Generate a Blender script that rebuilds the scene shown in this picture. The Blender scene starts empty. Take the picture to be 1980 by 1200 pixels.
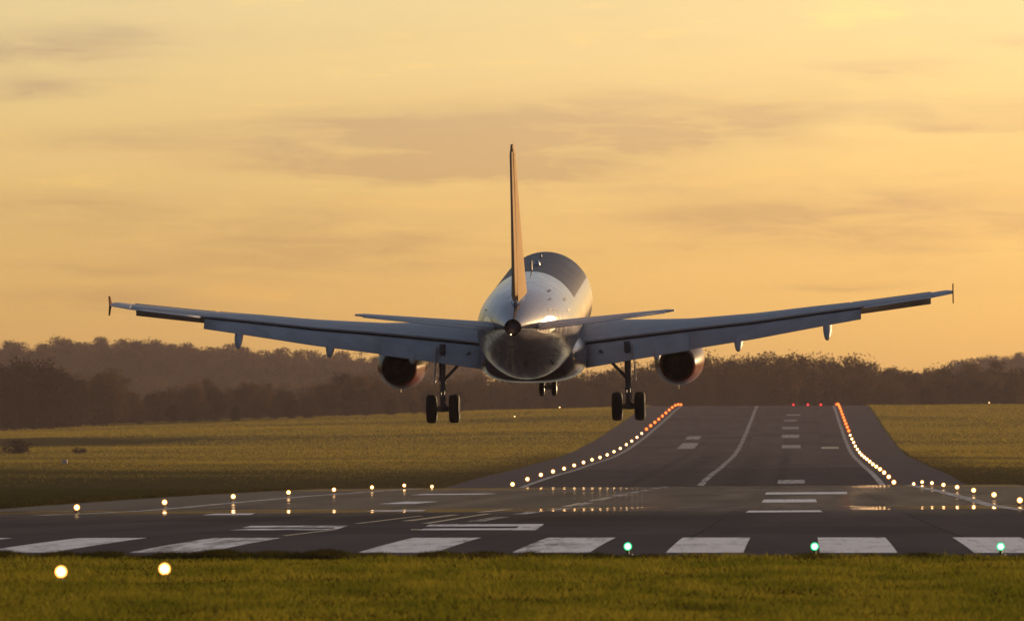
import bpy, bmesh, math, random
import numpy as np
from mathutils import Vector, Matrix

random.seed(7)
rng = np.random.default_rng(7)
R = math.radians
SC = bpy.context.scene
COL = SC.collection

# ------------------------------------------------------------------ constants of the place
F = 17500.0            # telephoto focal length, in photo pixels
VX, HY = 1545.0, 900.0 # where the runway direction and the horizon fall in the photo
H = 2.2                # camera height above datum
CX = -11.8             # runway centreline
LIGHT_L, LIGHT_R = -34.6, 11.05
PAVE_L, PAVE_R = -43.0, 19.4
PAVE_Y0 = 208.0
SUN_AZ, SUN_EL = 35.0, 4.6

# ------------------------------------------------------------------ helpers
def link(name, me, mats, parent=None):
    o = bpy.data.objects.new(name, me)
    COL.objects.link(o)
    if not isinstance(mats, (list, tuple)):
        mats = [mats]
    for m in mats:
        me.materials.append(m)
    if parent:
        o.parent = parent
    return o

def bmobj(name, bm, mats, parent=None, smooth=True, recalc=True):
    if recalc:
        bmesh.ops.recalc_face_normals(bm, faces=bm.faces)
    me = bpy.data.meshes.new(name)
    bm.to_mesh(me)
    bm.free()
    if smooth:
        me.polygons.foreach_set('use_smooth', np.ones(len(me.polygons), dtype=bool))
    return link(name, me, mats, parent)

def sharp(o, deg=35):
    me = o.data
    bm = bmesh.new()
    bm.from_mesh(me)
    for e in bm.edges:
        if len(e.link_faces) == 2 and e.calc_face_angle(0) > R(deg):
            e.smooth = False
    bm.to_mesh(me)
    bm.free()
    return o

def npmesh(name, verts, faces, mats, parent=None, smooth=False, mat_idx=None):
    """verts (n,3); faces (m,k) all with k corners"""
    me = bpy.data.meshes.new(name)
    verts = np.asarray(verts, dtype=np.float32)
    faces = np.asarray(faces, dtype=np.int32)
    k = faces.shape[1]
    me.vertices.add(len(verts))
    me.vertices.foreach_set('co', verts.ravel())
    me.loops.add(faces.size)
    me.loops.foreach_set('vertex_index', faces.ravel())
    me.polygons.add(len(faces))
    me.polygons.foreach_set('loop_start', np.arange(0, faces.size, k, dtype=np.int32))
    if mat_idx is not None:
        me.polygons.foreach_set('material_index', np.asarray(mat_idx, dtype=np.int32))
    if smooth:
        me.polygons.foreach_set('use_smooth', np.ones(len(faces), dtype=bool))
    me.update(calc_edges=True)
    me.validate()
    return link(name, me, mats, parent)

def empty(name, loc=(0, 0, 0), rot=(0, 0, 0)):
    o = bpy.data.objects.new(name, None)
    COL.objects.link(o)
    o.location = loc
    o.rotation_euler = rot
    o.empty_display_size = 0.2
    return o

def tag(o, label=None, cat=None, group=None, kind=None):
    if label: o['label'] = label
    if cat: o['category'] = cat
    if group: o['group'] = group
    if kind: o['kind'] = kind
    return o

def loft(bm, rings, cap0=True, cap1=True, closed=True, mi=0):
    vs = [[bm.verts.new(p) for p in r] for r in rings]
    n = len(rings[0])
    for a, b in zip(vs[:-1], vs[1:]):
        for i in range(n if closed else n - 1):
            j = (i + 1) % n
            f = bm.faces.new((a[i], a[j], b[j], b[i]))
            f.material_index = mi
    if cap0: bm.faces.new(vs[0]).material_index = mi
    if cap1: bm.faces.new(list(reversed(vs[-1]))).material_index = mi
    return vs

def tube(bm, p0, p1, r0, r1=None, n=12, mi=0, caps=True):
    r1 = r0 if r1 is None else r1
    p0, p1 = Vector(p0), Vector(p1)
    d = (p1 - p0).normalized()
    u = d.orthogonal().normalized()
    v = d.cross(u)
    rings = []
    for p, r in ((p0, r0), (p1, r1)):
        rings.append([p + u * math.cos(a) * r + v * math.sin(a) * r for a in [2 * math.pi * k / n for k in range(n)]])
    loft(bm, rings, caps, caps, mi=mi)

def box(bm, c, s, mi=0, mat=None):
    m = Matrix.Translation(c) @ (mat or Matrix.Identity(4)) @ Matrix.Diagonal((s[0], s[1], s[2], 1))
    r = bmesh.ops.create_cube(bm, size=1.0, matrix=m)
    for v in r['verts']:
        for f in v.link_faces:
            f.material_index = mi

def revolve(bm, prof, axis_o, n=40, mi=0, along=Vector((0, -1, 0)), mis=None):
    """prof: (distance along, radius)"""
    al = along.normalized()
    u = Vector((1, 0, 0))
    v = al.cross(u)
    rings = []
    for t, r in prof:
        rings.append([Vector(axis_o) + al * t + (u * math.cos(2 * math.pi * k / n) + v * math.sin(2 * math.pi * k / n)) * max(r, 1e-4) for k in range(n)])
    vs = [[bm.verts.new(p) for p in r] for r in rings]
    for q, (a, b) in enumerate(zip(vs[:-1], vs[1:])):
        for i in range(n):
            j = (i + 1) % n
            f = bm.faces.new((a[i], a[j], b[j], b[i]))
            f.material_index = mis[q] if mis else mi

# ------------------------------------------------------------------ node helpers
class NT:
    def __init__(self, nt):
        self.nt = nt
    def n(self, t, **kw):
        x = self.nt.nodes.new(t)
        for k, v in kw.items():
            setattr(x, k, v)
        return x
    def l(self, a, b):
        self.nt.links.new(a, b)
    def val(self, s, v):
        if hasattr(v, 'links') or isinstance(v, bpy.types.NodeSocket):
            self.l(v, s)
        else:
            s.default_value = v
    def m(self, op, a, b=0.0, c=0.0, clamp=False):
        x = self.n('ShaderNodeMath', operation=op, use_clamp=clamp)
        for i, v in enumerate((a, b, c)):
            self.val(x.inputs[i], v)
        return x.outputs[0]
    def mix(self, f, a, b, blend='MIX'):
        x = self.n('ShaderNodeMix', data_type='RGBA', blend_type=blend)
        self.val(x.inputs[0], f)
        for s, v in ((x.inputs[6], a), (x.inputs[7], b)):
            if isinstance(v, tuple) and len(v) == 3: v = v + (1,)
            self.val(s, v)
        return x.outputs[2]
    def noise(self, vec, scale, detail=4, rough=0.55, dist=0.0):
        x = self.n('ShaderNodeTexNoise')
        x.inputs['Scale'].default_value = scale
        x.inputs['Detail'].default_value = detail
        x.inputs['Roughness'].default_value = rough
        x.inputs['Distortion'].default_value = dist
        if vec is not None: self.l(vec, x.inputs['Vector'])
        return x.outputs['Fac']
    def smooth(self, v, lo, hi, a=0.0, b=1.0):
        x = self.n('ShaderNodeMapRange', interpolation_type='SMOOTHSTEP')
        self.val(x.inputs['Value'], v)
        x.inputs['From Min'].default_value = lo
        x.inputs['From Max'].default_value = hi
        x.inputs['To Min'].default_value = a
        x.inputs['To Max'].default_value = b
        return x.outputs['Result']
    def comb(self, x, y, z=0.0):
        c = self.n('ShaderNodeCombineXYZ')
        for s, v in zip(c.inputs, (x, y, z)): self.val(s, v)
        return c.outputs[0]
    def sep(self, v):
        s = self.n('ShaderNodeSeparateXYZ')
        self.l(v, s.inputs[0])
        return s.outputs
    def bump(self, h, strength, dist=0.05):
        b = self.n('ShaderNodeBump')
        b.inputs['Strength'].default_value = strength
        b.inputs['Distance'].default_value = dist
        self.l(h, b.inputs['Height'])
        return b.outputs[0]

def material(name):
    m = bpy.data.materials.new(name)
    m.use_nodes = True
    t = NT(m.node_tree)
    p = m.node_tree.nodes['Principled BSDF']
    return m, t, p

def simple(name, col, rough=0.5, metal=0.0, spec=0.5, coat=0.0, var=0.12, scale=3.0):
    m, t, p = material(name)
    tc = t.n('ShaderNodeTexCoord')
    nz = t.noise(tc.outputs['Object'], scale, 5)
    f = t.smooth(nz, 0.3, 0.7)
    t.l(t.mix(f, tuple(c * (1 - var) for c in col), tuple(min(1, c * (1 + var)) for c in col)), p.inputs['Base Color'])
    t.l(t.smooth(nz, 0.25, 0.75, max(0.02, rough * 0.85), min(1, rough * 1.15)), p.inputs['Roughness'])
    p.inputs['Metallic'].default_value = metal
    p.inputs['Specular IOR Level'].default_value = spec
    p.inputs['Coat Weight'].default_value = coat
    p.inputs['Coat Roughness'].default_value = 0.08
    return m

# ------------------------------------------------------------------ camera
cam = bpy.data.cameras.new('camera')
cam.sensor_width = 36.0
cam.lens = 36.0 * F / 1980.0
cam.clip_start = 1.0
cam.clip_end = 60000.0
camo = bpy.data.objects.new('camera', cam)
COL.objects.link(camo)
camo.location = (0, 0, H)
PITCH = math.atan((HY - 600) / F)
YAW = math.atan((VX - 990) / F)
camo.rotation_euler = (R(90) + PITCH, 0, YAW)
cam.dof.use_dof = True
cam.dof.focus_distance = 370
cam.dof.aperture_fstop = 4.5
SC.camera = camo

# ------------------------------------------------------------------ ground profile
PROF = np.array([(-600, -2.6), (60, -2.45), (130, -2.28), (170, -2.2), (200, -2.13), (208, -2.07), (225, -1.99), (243, -1.93), (300, -2.03), (385, -2.04), (462, -2.165), (530, -2.04), (570, -1.98), (620, -1.92), (700, -1.88), (800, -1.83), (850, -2.0), (900, -2.42), (960, -2.85), (1000, -2.85), (1050, -2.6), (1093, -2.27), (1118, -2.0),
    (1153, -1.72), (1213, -1.25), (1273, -.85), (1338, -.48), (1393, -.05), (1453, .4), (1515, .85), (1574, 1.25), (1638, 1.8),
    (1693, 2.4), (1757, 3.15), (1814, 4.0), (1876, 4.9), (1936, 5.85), (1987, 6.75), (2250, 11.4), (2450, 15.2), (2557, 16.9),
    (2660, 17.6), (2760, 17.5), (3000, 16.5), (3500, 12), (9500, 10)])
_yy = np.arange(-600, 9501, 1.0)
_zz = np.interp(_yy, PROF[:, 0], PROF[:, 1])
_k = np.exp(-0.5 * (np.arange(-40, 41) / 13.0) ** 2); _k /= _k.sum()
_zs = np.convolve(np.pad(_zz, 40, mode='edge'), _k, mode='valid')
_near = np.clip((260 - _yy) / 40, 0, 1)
_zz = _zs * (1 - _near) + _zz * _near
_mirage_span = np.clip((_yy - 385) / 25, 0, 1) * np.clip((900 - _yy) / 40, 0, 1)
_zz = _zz + _mirage_span * (0.0042 * np.sin(_yy * 2 * math.pi / 36.0 + 0.6) + 0.0016 * np.sin(_yy * 2 * math.pi / 19.0))  # ripples shaped to repeat the lamp reflections like mirage images
_cf = np.interp(_yy, [0, 215, 420, 800, 1000, 1118, 1250, 1372, 1523, 1800], [0, 0, .0066, .0066, .011, .0145, .0125, .010, .0065, .003])

YG = np.concatenate([np.arange(-600, 100, 25.0), np.arange(100, 400, 4.0), np.arange(400, 900, 2.0), np.arange(900, 1400, 4.0),
                     np.arange(1400, 2800, 8.0), np.geomspace(2800, 9500, 90)])
YG = np.unique(np.append(YG, [PAVE_Y0, PAVE_Y0 - 0.2]))
ZG = np.interp(YG, _yy, _zz)
CG = np.interp(YG, _yy, _cf)

def prof(y): return np.interp(y, YG, ZG)
def cross(y): return np.interp(y, YG, CG)
def pave_z(x, y):
    return prof(y) + cross(y) * (np.asarray(x) - CX) + H

_ph = [(random.uniform(0, 6.28), random.uniform(0, 6.28)) for _ in range(12)]
def ground_z(x, y):
    x = np.asarray(x, dtype=float); y = np.asarray(y, dtype=float)
    xc = np.clip(x, PAVE_L, PAVE_R)
    z = pave_z(xc, y)
    offl = np.clip(PAVE_L - x, 0, None); offr = np.clip(x - PAVE_R, 0, None)
    off = offl + offr
    # the left side falls away on the rise, the right side stays high
    rise = np.clip((y - 1250) / 900, 0, 1)
    zz = prof(y) + 2.3
    z = z - rise * np.clip(offl, 0, 260) * 0.0021 * np.clip(zz, 0, 20) / 20 * 17 * 0.0625 * 16 / 17
    z = z - rise * np.clip(offl, 0, 260) * 0.031 * np.clip(zz / 20, 0, 1)
    z = z - rise * 0.0 * offr
    # gentle swells in the grass
    sw = np.zeros_like(z)
    for i, (a, b) in enumerate(_ph[:6]):
        wl = 60 + 35 * i
        sw = sw + np.sin(x * 2 * math.pi / wl + a) * np.sin(y * 2 * math.pi / (wl * 2.3) + b) * 0.04
    z = z + sw * np.clip(off / 25, 0, 1) * np.clip((y - 300) / 900, 0.15, 3.0)
    # far wooded ridges
    r1 = 50 * np.exp(-((y - 5000) / 700) ** 2) * (0.72 + 0.28 * np.exp(-((x + 385) / 90) ** 2)) * np.clip((40 - x) / 260, 0, 1) * np.clip((x + 1200) / 700, 0, 1)
    r2 = 46 * np.exp(-((y - 5600) / 800) ** 2) * np.clip((x - 45) / 90, 0, 1)
    r3 = 30 * np.exp(-((y - 5200) / 700) ** 2) * np.clip((x + 300) / 100, 0, 1) * 0.75
    z = z + np.maximum(np.maximum(r1, r2), r3 * (y > 3500))
    return z

_ds = np.concatenate([np.arange(100, 2720, 1.0)])
def unproject(px, py, lo=205, hi=860):
    """ground point seen at a photo pixel: (X, Y)"""
    d = np.arange(lo, hi, 0.5)
    X = (px - VX) / F * d
    on = (X > PAVE_L) & (X < PAVE_R)
    z = np.where(on, pave_z(X, d), ground_z(X, d)) - H
    yy = HY - z / d * F
    k = np.where((yy[:-1] - py) * (yy[1:] - py) <= 0)[0]
    i = k[0] if len(k) else int(np.argmin(np.abs(yy - py)))
    return float(X[i]), float(d[i])

# ------------------------------------------------------------------ world: low sun sky with streaky cloud
w = bpy.data.worlds.new('World')
SC.world = w
w.use_nodes = True
t = NT(w.node_tree)
bg = w.node_tree.nodes['Background']
sky = t.n('ShaderNodeTexSky', sky_type='NISHITA', sun_disc=False)
sky.sun_elevation = R(SUN_EL)
sky.sun_rotation = R(SUN_AZ)
sky.dust_density = 1.5
sky.air_density = 1.0
sky.ozone_density = 1.0
tc = t.n('ShaderNodeTexCoord')
dx, dy, dz = t.sep(tc.outputs['Generated'])
az = t.m('ARCTAN2', dx, dy)
el = t.m('ARCSINE', dz)
PXX = t.m('MULTIPLY', az, F / 1000.0)   # thousands of photo pixels: handy angular unit
PYY = t.m('MULTIPLY', el, F / 1000.0)
v1 = t.comb(t.m('MULTIPLY', PXX, 1.6), t.m('MULTIPLY', PYY, 11.0), 0.0)
warp = t.m('SUBTRACT', t.noise(v1, 1.0, 5, 0.6), 0.5)
v2 = t.comb(t.m('MULTIPLY', PXX, 4.0), t.m('MULTIPLY', PYY, 26.0), 3.7)
fine = t.m('SUBTRACT', t.noise(v2, 1.0, 6, 0.62, 0.4), 0.5)
v3 = t.comb(t.m('MULTIPLY', PXX, 1.1), t.m('MULTIPLY', PYY, 5.0), 9.1)
big = t.noise(v3, 1.0, 3, 0.5)
U = t.m('ADD', PXX, t.m('MULTIPLY', warp, 0.35))
V = t.m('ADD', t.m('ADD', PYY, t.m('MULTIPLY', warp, 0.09)), t.m('MULTIPLY', fine, 0.045))
blobs = [(960, 258, 470, 66, .95), (760, 310, 300, 36, .75), (1000, 325, 260, 26, .6), (620, 250, 160, 24, .35), (1330, 245, 220, 28, .5), (110, 80, 220, 28, .75), (70, 100, 120, 18, .4), (50, 177, 130, 14, .6),
         (240, 268, 190, 22, .45), (100, 398, 150, 34, .5), (200, 575, 190, 22, .6), (180, 520, 170, 14, .4), (470, 440, 420, 75, .5), (700, 500, 380, 50, .35),
         (1700, 134, 150, 14, .55), (1700, 205, 380, 34, .55), (1820, 245, 150, 10, .4), (1800, 425, 430, 75, .6), (1300, 420, 300, 45, .35), (1620, 552, 120, 10, .5), (1940, 88, 70, 12, .4), (1180, 372, 150, 10, .3), (420, 600, 260, 40, .2), (1500, 430, 300, 40, .25)]
dens = None
for bx, by, rx, ry, am in blobs:
    u = t.m('MULTIPLY', t.m('SUBTRACT', U, (bx - VX) / 1000.0), 1000.0 / rx)
    v = t.m('MULTIPLY', t.m('SUBTRACT', V, (HY - by) / 1000.0), 1000.0 / ry)
    g = t.m('MULTIPLY', t.m('EXPONENT', t.m('MULTIPLY', t.m('ADD', t.m('MULTIPLY', u, u), t.m('MULTIPLY', v, v)), -1.0)), am)
    dens = g if dens is None else t.m('ADD', dens, g)
rest = t.m('MULTIPLY', t.smooth(t.m('ADD', big, t.m('MULTIPLY', fine, 0.5)), 0.45, 0.8), 0.45)
# away from the photographed stretch the same broken streaks carry on over the lower sky
outside = t.smooth(t.m('ABSOLUTE', t.m('ADD', PXX, 0.55)), 1.1, 1.6)
dens = t.m('ADD', dens, t.m('MULTIPLY', rest, t.m('ADD', 0.45, t.m('MULTIPLY', outside, 0.9))))
dens = t.m('MULTIPLY', dens, t.m('ADD', 1.0, t.m('MULTIPLY', fine, 3.4)))
dens = t.m('MULTIPLY', dens, t.smooth(el, 0.0, 0.012), clamp=True)
lit = t.m('MULTIPLY', t.smooth(t.m('ADD', fine, t.m('MULTIPLY', warp, 0.6)), 0.04, 0.30), 0.9)
skyc = t.mix(lit, sky.outputs[0], t.mix(1.0, sky.outputs[0], (1.22, 1.16, 0.95), 'MULTIPLY'))
skyc = t.mix(dens, skyc, t.mix(1.0, sky.outputs[0], (0.75, 0.725, 0.87), 'MULTIPLY'))
# blue dusk on the side away from the sun
back = t.m('MULTIPLY', t.smooth(t.m('COSINE', t.m('SUBTRACT', az, R(SUN_AZ))), 0.55, -0.35), t.smooth(el, 1.1, 0.5, 0.35, 1.0))
skyc = t.mix(1.0, skyc, t.mix(t.smooth(el, 0.15, 0.6), (0.925, 1.005, 1.40), (0.99, 0.98, 1.08)), 'MULTIPLY')
skyc = t.mix(back, skyc, t.mix(1.0, skyc, (0.28, 0.275, 0.33), 'MULTIPLY'))
t.l(skyc, bg.inputs[0])
bg.inputs[1].default_value = 0.105

sun = bpy.data.lights.new('sun', 'SUN')
sun.energy = 3.3
sun.angle = R(0.6)
sun.color = (1.0, 0.66, 0.34)
suno = bpy.data.objects.new('sun', sun)
COL.objects.link(suno)
sd = Vector((math.sin(R(SUN_AZ)) * math.cos(R(SUN_EL)), math.cos(R(SUN_AZ)) * math.cos(R(SUN_EL)), math.sin(R(SUN_EL))))
suno.rotation_euler = sd.to_track_quat('Z', 'Y').to_euler()
suno.location = (40, 60, 40)

# ------------------------------------------------------------------ ground and runway materials
def grass_ground():
    m, t, p = material('grass_ground')
    g = t.n('ShaderNodeNewGeometry')
    x, y, z = t.sep(g.outputs['Position'])
    va = t.comb(t.m('MULTIPLY', x, 0.05), t.m('MULTIPLY', y, 0.018), 0.0)
    n1 = t.noise(va, 1.0, 5, 0.6)
    vb = t.comb(t.m('MULTIPLY', x, 0.6), t.m('MULTIPLY', y, 0.12), 2.0)
    n2 = t.noise(vb, 1.0, 6, 0.7)
    vc = t.comb(t.m('MULTIPLY', x, 0.012), t.m('MULTIPLY', y, 0.011), 5.0)
    n3 = t.noise(vc, 1.0, 4, 0.55)
    # darker green near the runway entry, golden on the rise
    yw = t.m('ADD', y, t.m('MULTIPLY', t.m('SUBTRACT', n1, 0.5), 330.0))
    tall = t.smooth(yw, 1160, 1620)
    nearg = t.smooth(y, 300, 230)
    greenish = t.mix(t.smooth(n2, 0.3, 0.75), (0.050, 0.048, 0.008), (0.090, 0.080, 0.014))
    gold = t.mix(t.smooth(t.m('ADD', t.m('MULTIPLY', n2, 0.5), t.m('MULTIPLY', n3, 0.6)), 0.35, 0.72), (0.17, 0.138, 0.020), (0.34, 0.245, 0.048))
    fore = t.mix(t.smooth(n2, 0.3, 0.7), (0.045, 0.034, 0.004), (0.085, 0.058, 0.008))
    # terrain shade out on the left, painted dark green into the gold
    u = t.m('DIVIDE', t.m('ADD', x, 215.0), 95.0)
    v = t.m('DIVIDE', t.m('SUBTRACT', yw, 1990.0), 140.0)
    hollow_shade = t.m('MULTIPLY', t.m('EXPONENT', t.m('MULTIPLY', t.m('ADD', t.m('MULTIPLY', u, u), t.m('MULTIPLY', v, v)), -1.0)), 1.0)
    hollow_shade = t.m('MULTIPLY', t.smooth(hollow_shade, 0.3, 0.6), 0.8)
    gold = t.mix(hollow_shade, gold, (0.030, 0.036, 0.012))
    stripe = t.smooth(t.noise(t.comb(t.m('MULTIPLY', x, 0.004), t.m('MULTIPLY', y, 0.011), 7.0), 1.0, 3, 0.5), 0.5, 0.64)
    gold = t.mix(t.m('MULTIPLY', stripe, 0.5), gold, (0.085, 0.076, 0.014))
    c = t.mix(tall, greenish, gold)
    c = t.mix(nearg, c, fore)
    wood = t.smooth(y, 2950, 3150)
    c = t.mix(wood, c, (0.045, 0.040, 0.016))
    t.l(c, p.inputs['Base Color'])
    p.inputs['Roughness'].default_value = 0.95
    p.inputs['Specular IOR Level'].default_value = 0.0
    t.l(t.bump(n2, 0.6, 0.25), p.inputs['Normal'])
    return m

def asphalt():
    m, t, p = material('asphalt')
    g = t.n('ShaderNodeNewGeometry')
    x, y, z = t.sep(g.outputs['Position'])
    n_s = t.noise(t.comb(t.m('MULTIPLY', x, 0.35), t.m('MULTIPLY', y, 0.014), 0.0), 1.0, 5, 0.62)   # long streaks
    n_f = t.noise(t.comb(t.m('MULTIPLY', x, 4.0), t.m('MULTIPLY', y, 1.2), 1.0), 1.0, 5, 0.7)
    n_p = t.noise(t.comb(t.m('MULTIPLY', x, 0.06), t.m('MULTIPLY', y, 0.02), 4.0), 1.0, 4, 0.6)
    base = t.mix(t.smooth(n_s, 0.3, 0.7), (0.074, 0.055, 0.051), (0.112, 0.085, 0.078))
    base = t.mix(t.smooth(n_f, 0.35, 0.7, 0.0, 0.35), base, (0.085, 0.076, 0.078))
    # paving lanes and repair patches of slightly different age
    wnz = t.n('ShaderNodeTexWhiteNoise', noise_dimensions='2D')
    t.l(t.comb(t.m('FLOOR', t.m('DIVIDE', t.m('ADD', x, 200.0), 7.3)), t.m('FLOOR', t.m('DIVIDE', y, 37.0))), wnz.inputs['Vector'])
    base = t.mix(t.smooth(wnz.outputs['Value'], 0.55, 1.0, 0.0, 0.45), base, (0.034, 0.027, 0.028))
    jx = t.m('ABSOLUTE', t.m('SUBTRACT', t.m('FRACT', t.m('DIVIDE', t.m('ADD', x, 200.0), 7.3)), 0.5))
    base = t.mix(t.m('MULTIPLY', t.smooth(jx, 0.488, 0.497), 0.6), base, (0.02, 0.017, 0.018))
    # worn shoulders paler than the running lane
    lane = t.m('MULTIPLY', t.smooth(x, -33.8, -33.0), t.smooth(x, 10.6, 9.9))
    base = t.mix(t.m('MULTIPLY', lane, 0.0), base, base)
    sh = t.mix(t.m('SUBTRACT', 1.0, lane), base, t.mix(n_s, (0.070, 0.058, 0.056), (0.105, 0.088, 0.084)))
    # fresh overlay at the foot of the rise
    ov = t.m('MULTIPLY', lane, t.m('MULTIPLY', t.smooth(y, 1000, 1004), t.smooth(y, 1352, 1345)))
    sh = t.mix(t.m('MULTIPLY', ov, 0.6), sh, (0.018, 0.016, 0.019))
    # rubber deposits along the wheel tracks
    for off, wdt in ((-4.2, 2.2), (4.6, 2.4), (9.5, 0.9), (-8.6, 0.8)):
        q = t.m('DIVIDE', t.m('SUBTRACT', x, CX + off), wdt)
        gsn = t.m('EXPONENT', t.m('MULTIPLY', t.m('MULTIPLY', q, q), -1.0))
        rub = t.m('MULTIPLY', gsn, t.m('MULTIPLY', t.smooth(y, 230, 420), t.smooth(y, 1900, 1500)))
        sh = t.mix(t.m('MULTIPLY', rub, t.smooth(n_s, 0.35, 0.6, 0.3, 0.8)), sh, (0.012, 0.011, 0.012))
    m.node_tree.nodes.remove(p)
    out = m.node_tree.nodes['Material Output']
    dif = t.n('ShaderNodeBsdfDiffuse'); t.l(sh, dif.inputs[0])
    gl = t.n('ShaderNodeBsdfGlossy'); gl.inputs['Roughness'].default_value = 0.42; gl.inputs[0].default_value = (.9, .9, .9, 1)
    mx = t.n('ShaderNodeMixShader'); mx.inputs[0].default_value = 0.035
    t.l(dif.outputs[0], mx.inputs[1]); t.l(gl.outputs[0], mx.inputs[2])
    # mirror belts with fainter sheen between, added to imitate heat-mirage lamp images
    yw = t.m('ADD', y, t.m('MULTIPLY', t.m('SUBTRACT', n_p, 0.5), 60.0))
    belt1 = t.m('MULTIPLY', t.smooth(yw, 404, 412), t.smooth(yw, 466, 454))
    belt2 = t.m('MULTIPLY', t.smooth(yw, 716, 735), t.smooth(yw, 806, 782))
    satin = t.m('MULTIPLY', t.smooth(yw, 320, 500), t.smooth(y, 905, 880))
    glossy = t.m('MAXIMUM', t.m('MULTIPLY', satin, 0.075), t.m('MULTIPLY', t.m('MAXIMUM', belt1, t.m('MULTIPLY', belt2, 0.8)), t.smooth(n_s, 0.3, 0.62, 0.5, 0.8)))
    wg = t.n('ShaderNodeBsdfGlossy'); wg.inputs[0].default_value = (.95, .95, .95, 1); wg.inputs['Roughness'].default_value = 0.026
    dg = t.n('ShaderNodeBsdfGlossy'); dg.inputs[0].default_value = (.9, .9, .9, 1); dg.inputs['Roughness'].default_value = 0.13
    mx3 = t.n('ShaderNodeMixShader'); t.l(t.m('MULTIPLY', satin, t.smooth(n_s, 0.3, 0.65, 0.03, 0.075)), mx3.inputs[0])
    t.l(mx.outputs[0], mx3.inputs[1]); t.l(dg.outputs[0], mx3.inputs[2])
    mx2 = t.n('ShaderNodeMixShader'); t.l(glossy, mx2.inputs[0])
    t.l(mx3.outputs[0], mx2.inputs[1]); t.l(wg.outputs[0], mx2.inputs[2])
    t.l(mx2.outputs[0], out.inputs[0])
    return m

def paint(name='runway_paint', lo=0.48, hi=0.68, amt=0.75, c0=(0.86, 0.84, 0.86)):
    m, t, p = material(name)
    g = t.n('ShaderNodeNewGeometry')
    x, y, z = t.sep(g.outputs['Position'])
    n1 = t.noise(t.comb(t.m('MULTIPLY', x, 1.6), t.m('MULTIPLY', y, 0.10), 0.0), 1.0, 6, 0.68)
    n2 = t.noise(t.comb(t.m('MULTIPLY', x, 6.0), t.m('MULTIPLY', y, 0.9), 3.0), 1.0, 4, 0.7)
    wear = t.smooth(t.m('ADD', t.m('MULTIPLY', n1, 0.72), t.m('MULTIPLY', n2, 0.28)), lo, hi, 0.0, amt)
    for off in (-4.4, 4.6, -1.2):
        q = t.m('DIVIDE', t.m('SUBTRACT', x, CX + off), 1.5)
        tr_ = t.m('EXPONENT', t.m('MULTIPLY', t.m('MULTIPLY', q, q), -1.0))
        wear = t.m('ADD', wear, t.m('MULTIPLY', tr_, t.smooth(n1, 0.40, 0.56, 0.0, 0.65)), clamp=True)
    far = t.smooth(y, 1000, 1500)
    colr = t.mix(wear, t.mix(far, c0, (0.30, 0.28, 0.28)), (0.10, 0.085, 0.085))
    t.l(colr, p.inputs['Base Color'])
    p.inputs['Roughness'].default_value = 0.6
    p.inputs['Specular IOR Level'].default_value = 0.2
    return m

M = {}
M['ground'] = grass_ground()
M['asphalt'] = asphalt()
M['paint'] = paint()
M['worn_paint'] = paint('worn_runway_paint', 0.38, 0.58, 0.95, (0.55, 0.53, 0.53))
M['yellow_paint'] = simple('yellow_paint', (0.52, 0.42, 0.26), 0.6, spec=0.2, var=0.25, scale=0.5)

# ------------------------------------------------------------------ ground sheet
xs = np.concatenate([-np.geomspace(3600, 75, 46), np.arange(-72, PAVE_L - 0.9, 4.0), [PAVE_L - 0.9, PAVE_L - 0.02, PAVE_L + 0.25],
                     np.linspace(PAVE_L + 4, PAVE_R - 4, 10), [PAVE_R - 0.25, PAVE_R + 0.02, PAVE_R + 0.9], np.arange(PAVE_R + 5, 70, 5.0), np.geomspace(75, 3600, 46)])
gx, gy = np.meshgrid(xs, YG)
gz = ground_z(gx, gy)
inp = (gx > PAVE_L) & (gx < PAVE_R) & (gy >= PAVE_Y0) & (gy < 2800)
gz = np.where(inp, gz - 0.12, gz)
nx, ny = len(xs), len(YG)
idx = np.arange(nx * ny).reshape(ny, nx)
fc = np.stack([idx[:-1, :-1], idx[:-1, 1:], idx[1:, 1:], idx[1:, :-1]], -1).reshape(-1, 4)
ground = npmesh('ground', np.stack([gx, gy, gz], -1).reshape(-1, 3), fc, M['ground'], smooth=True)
tag(ground, 'grass airfield rising to a wooded crest', kind='structure')

# ------------------------------------------------------------------ runway sheet
yr = YG[(YG >= PAVE_Y0) & (YG <= 2796)]
xr = np.concatenate([[PAVE_L], np.linspace(PAVE_L + 4, PAVE_R - 4, 14), [PAVE_R]])
gx, gy = np.meshgrid(xr, yr)
gz = pave_z(gx, gy) + 0.01
nx, ny = len(xr), len(yr)
idx = np.arange(nx * ny).reshape(ny, nx)
fc = np.stack([idx[:-1, :-1], idx[:-1, 1:], idx[1:, 1:], idx[1:, :-1]], -1).reshape(-1, 4)
runway = npmesh('runway', np.stack([gx, gy, gz], -1).reshape(-1, 3), fc, M['asphalt'], smooth=True)
tag(runway, 'long dark asphalt runway, wet before the dip', kind='structure')

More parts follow.
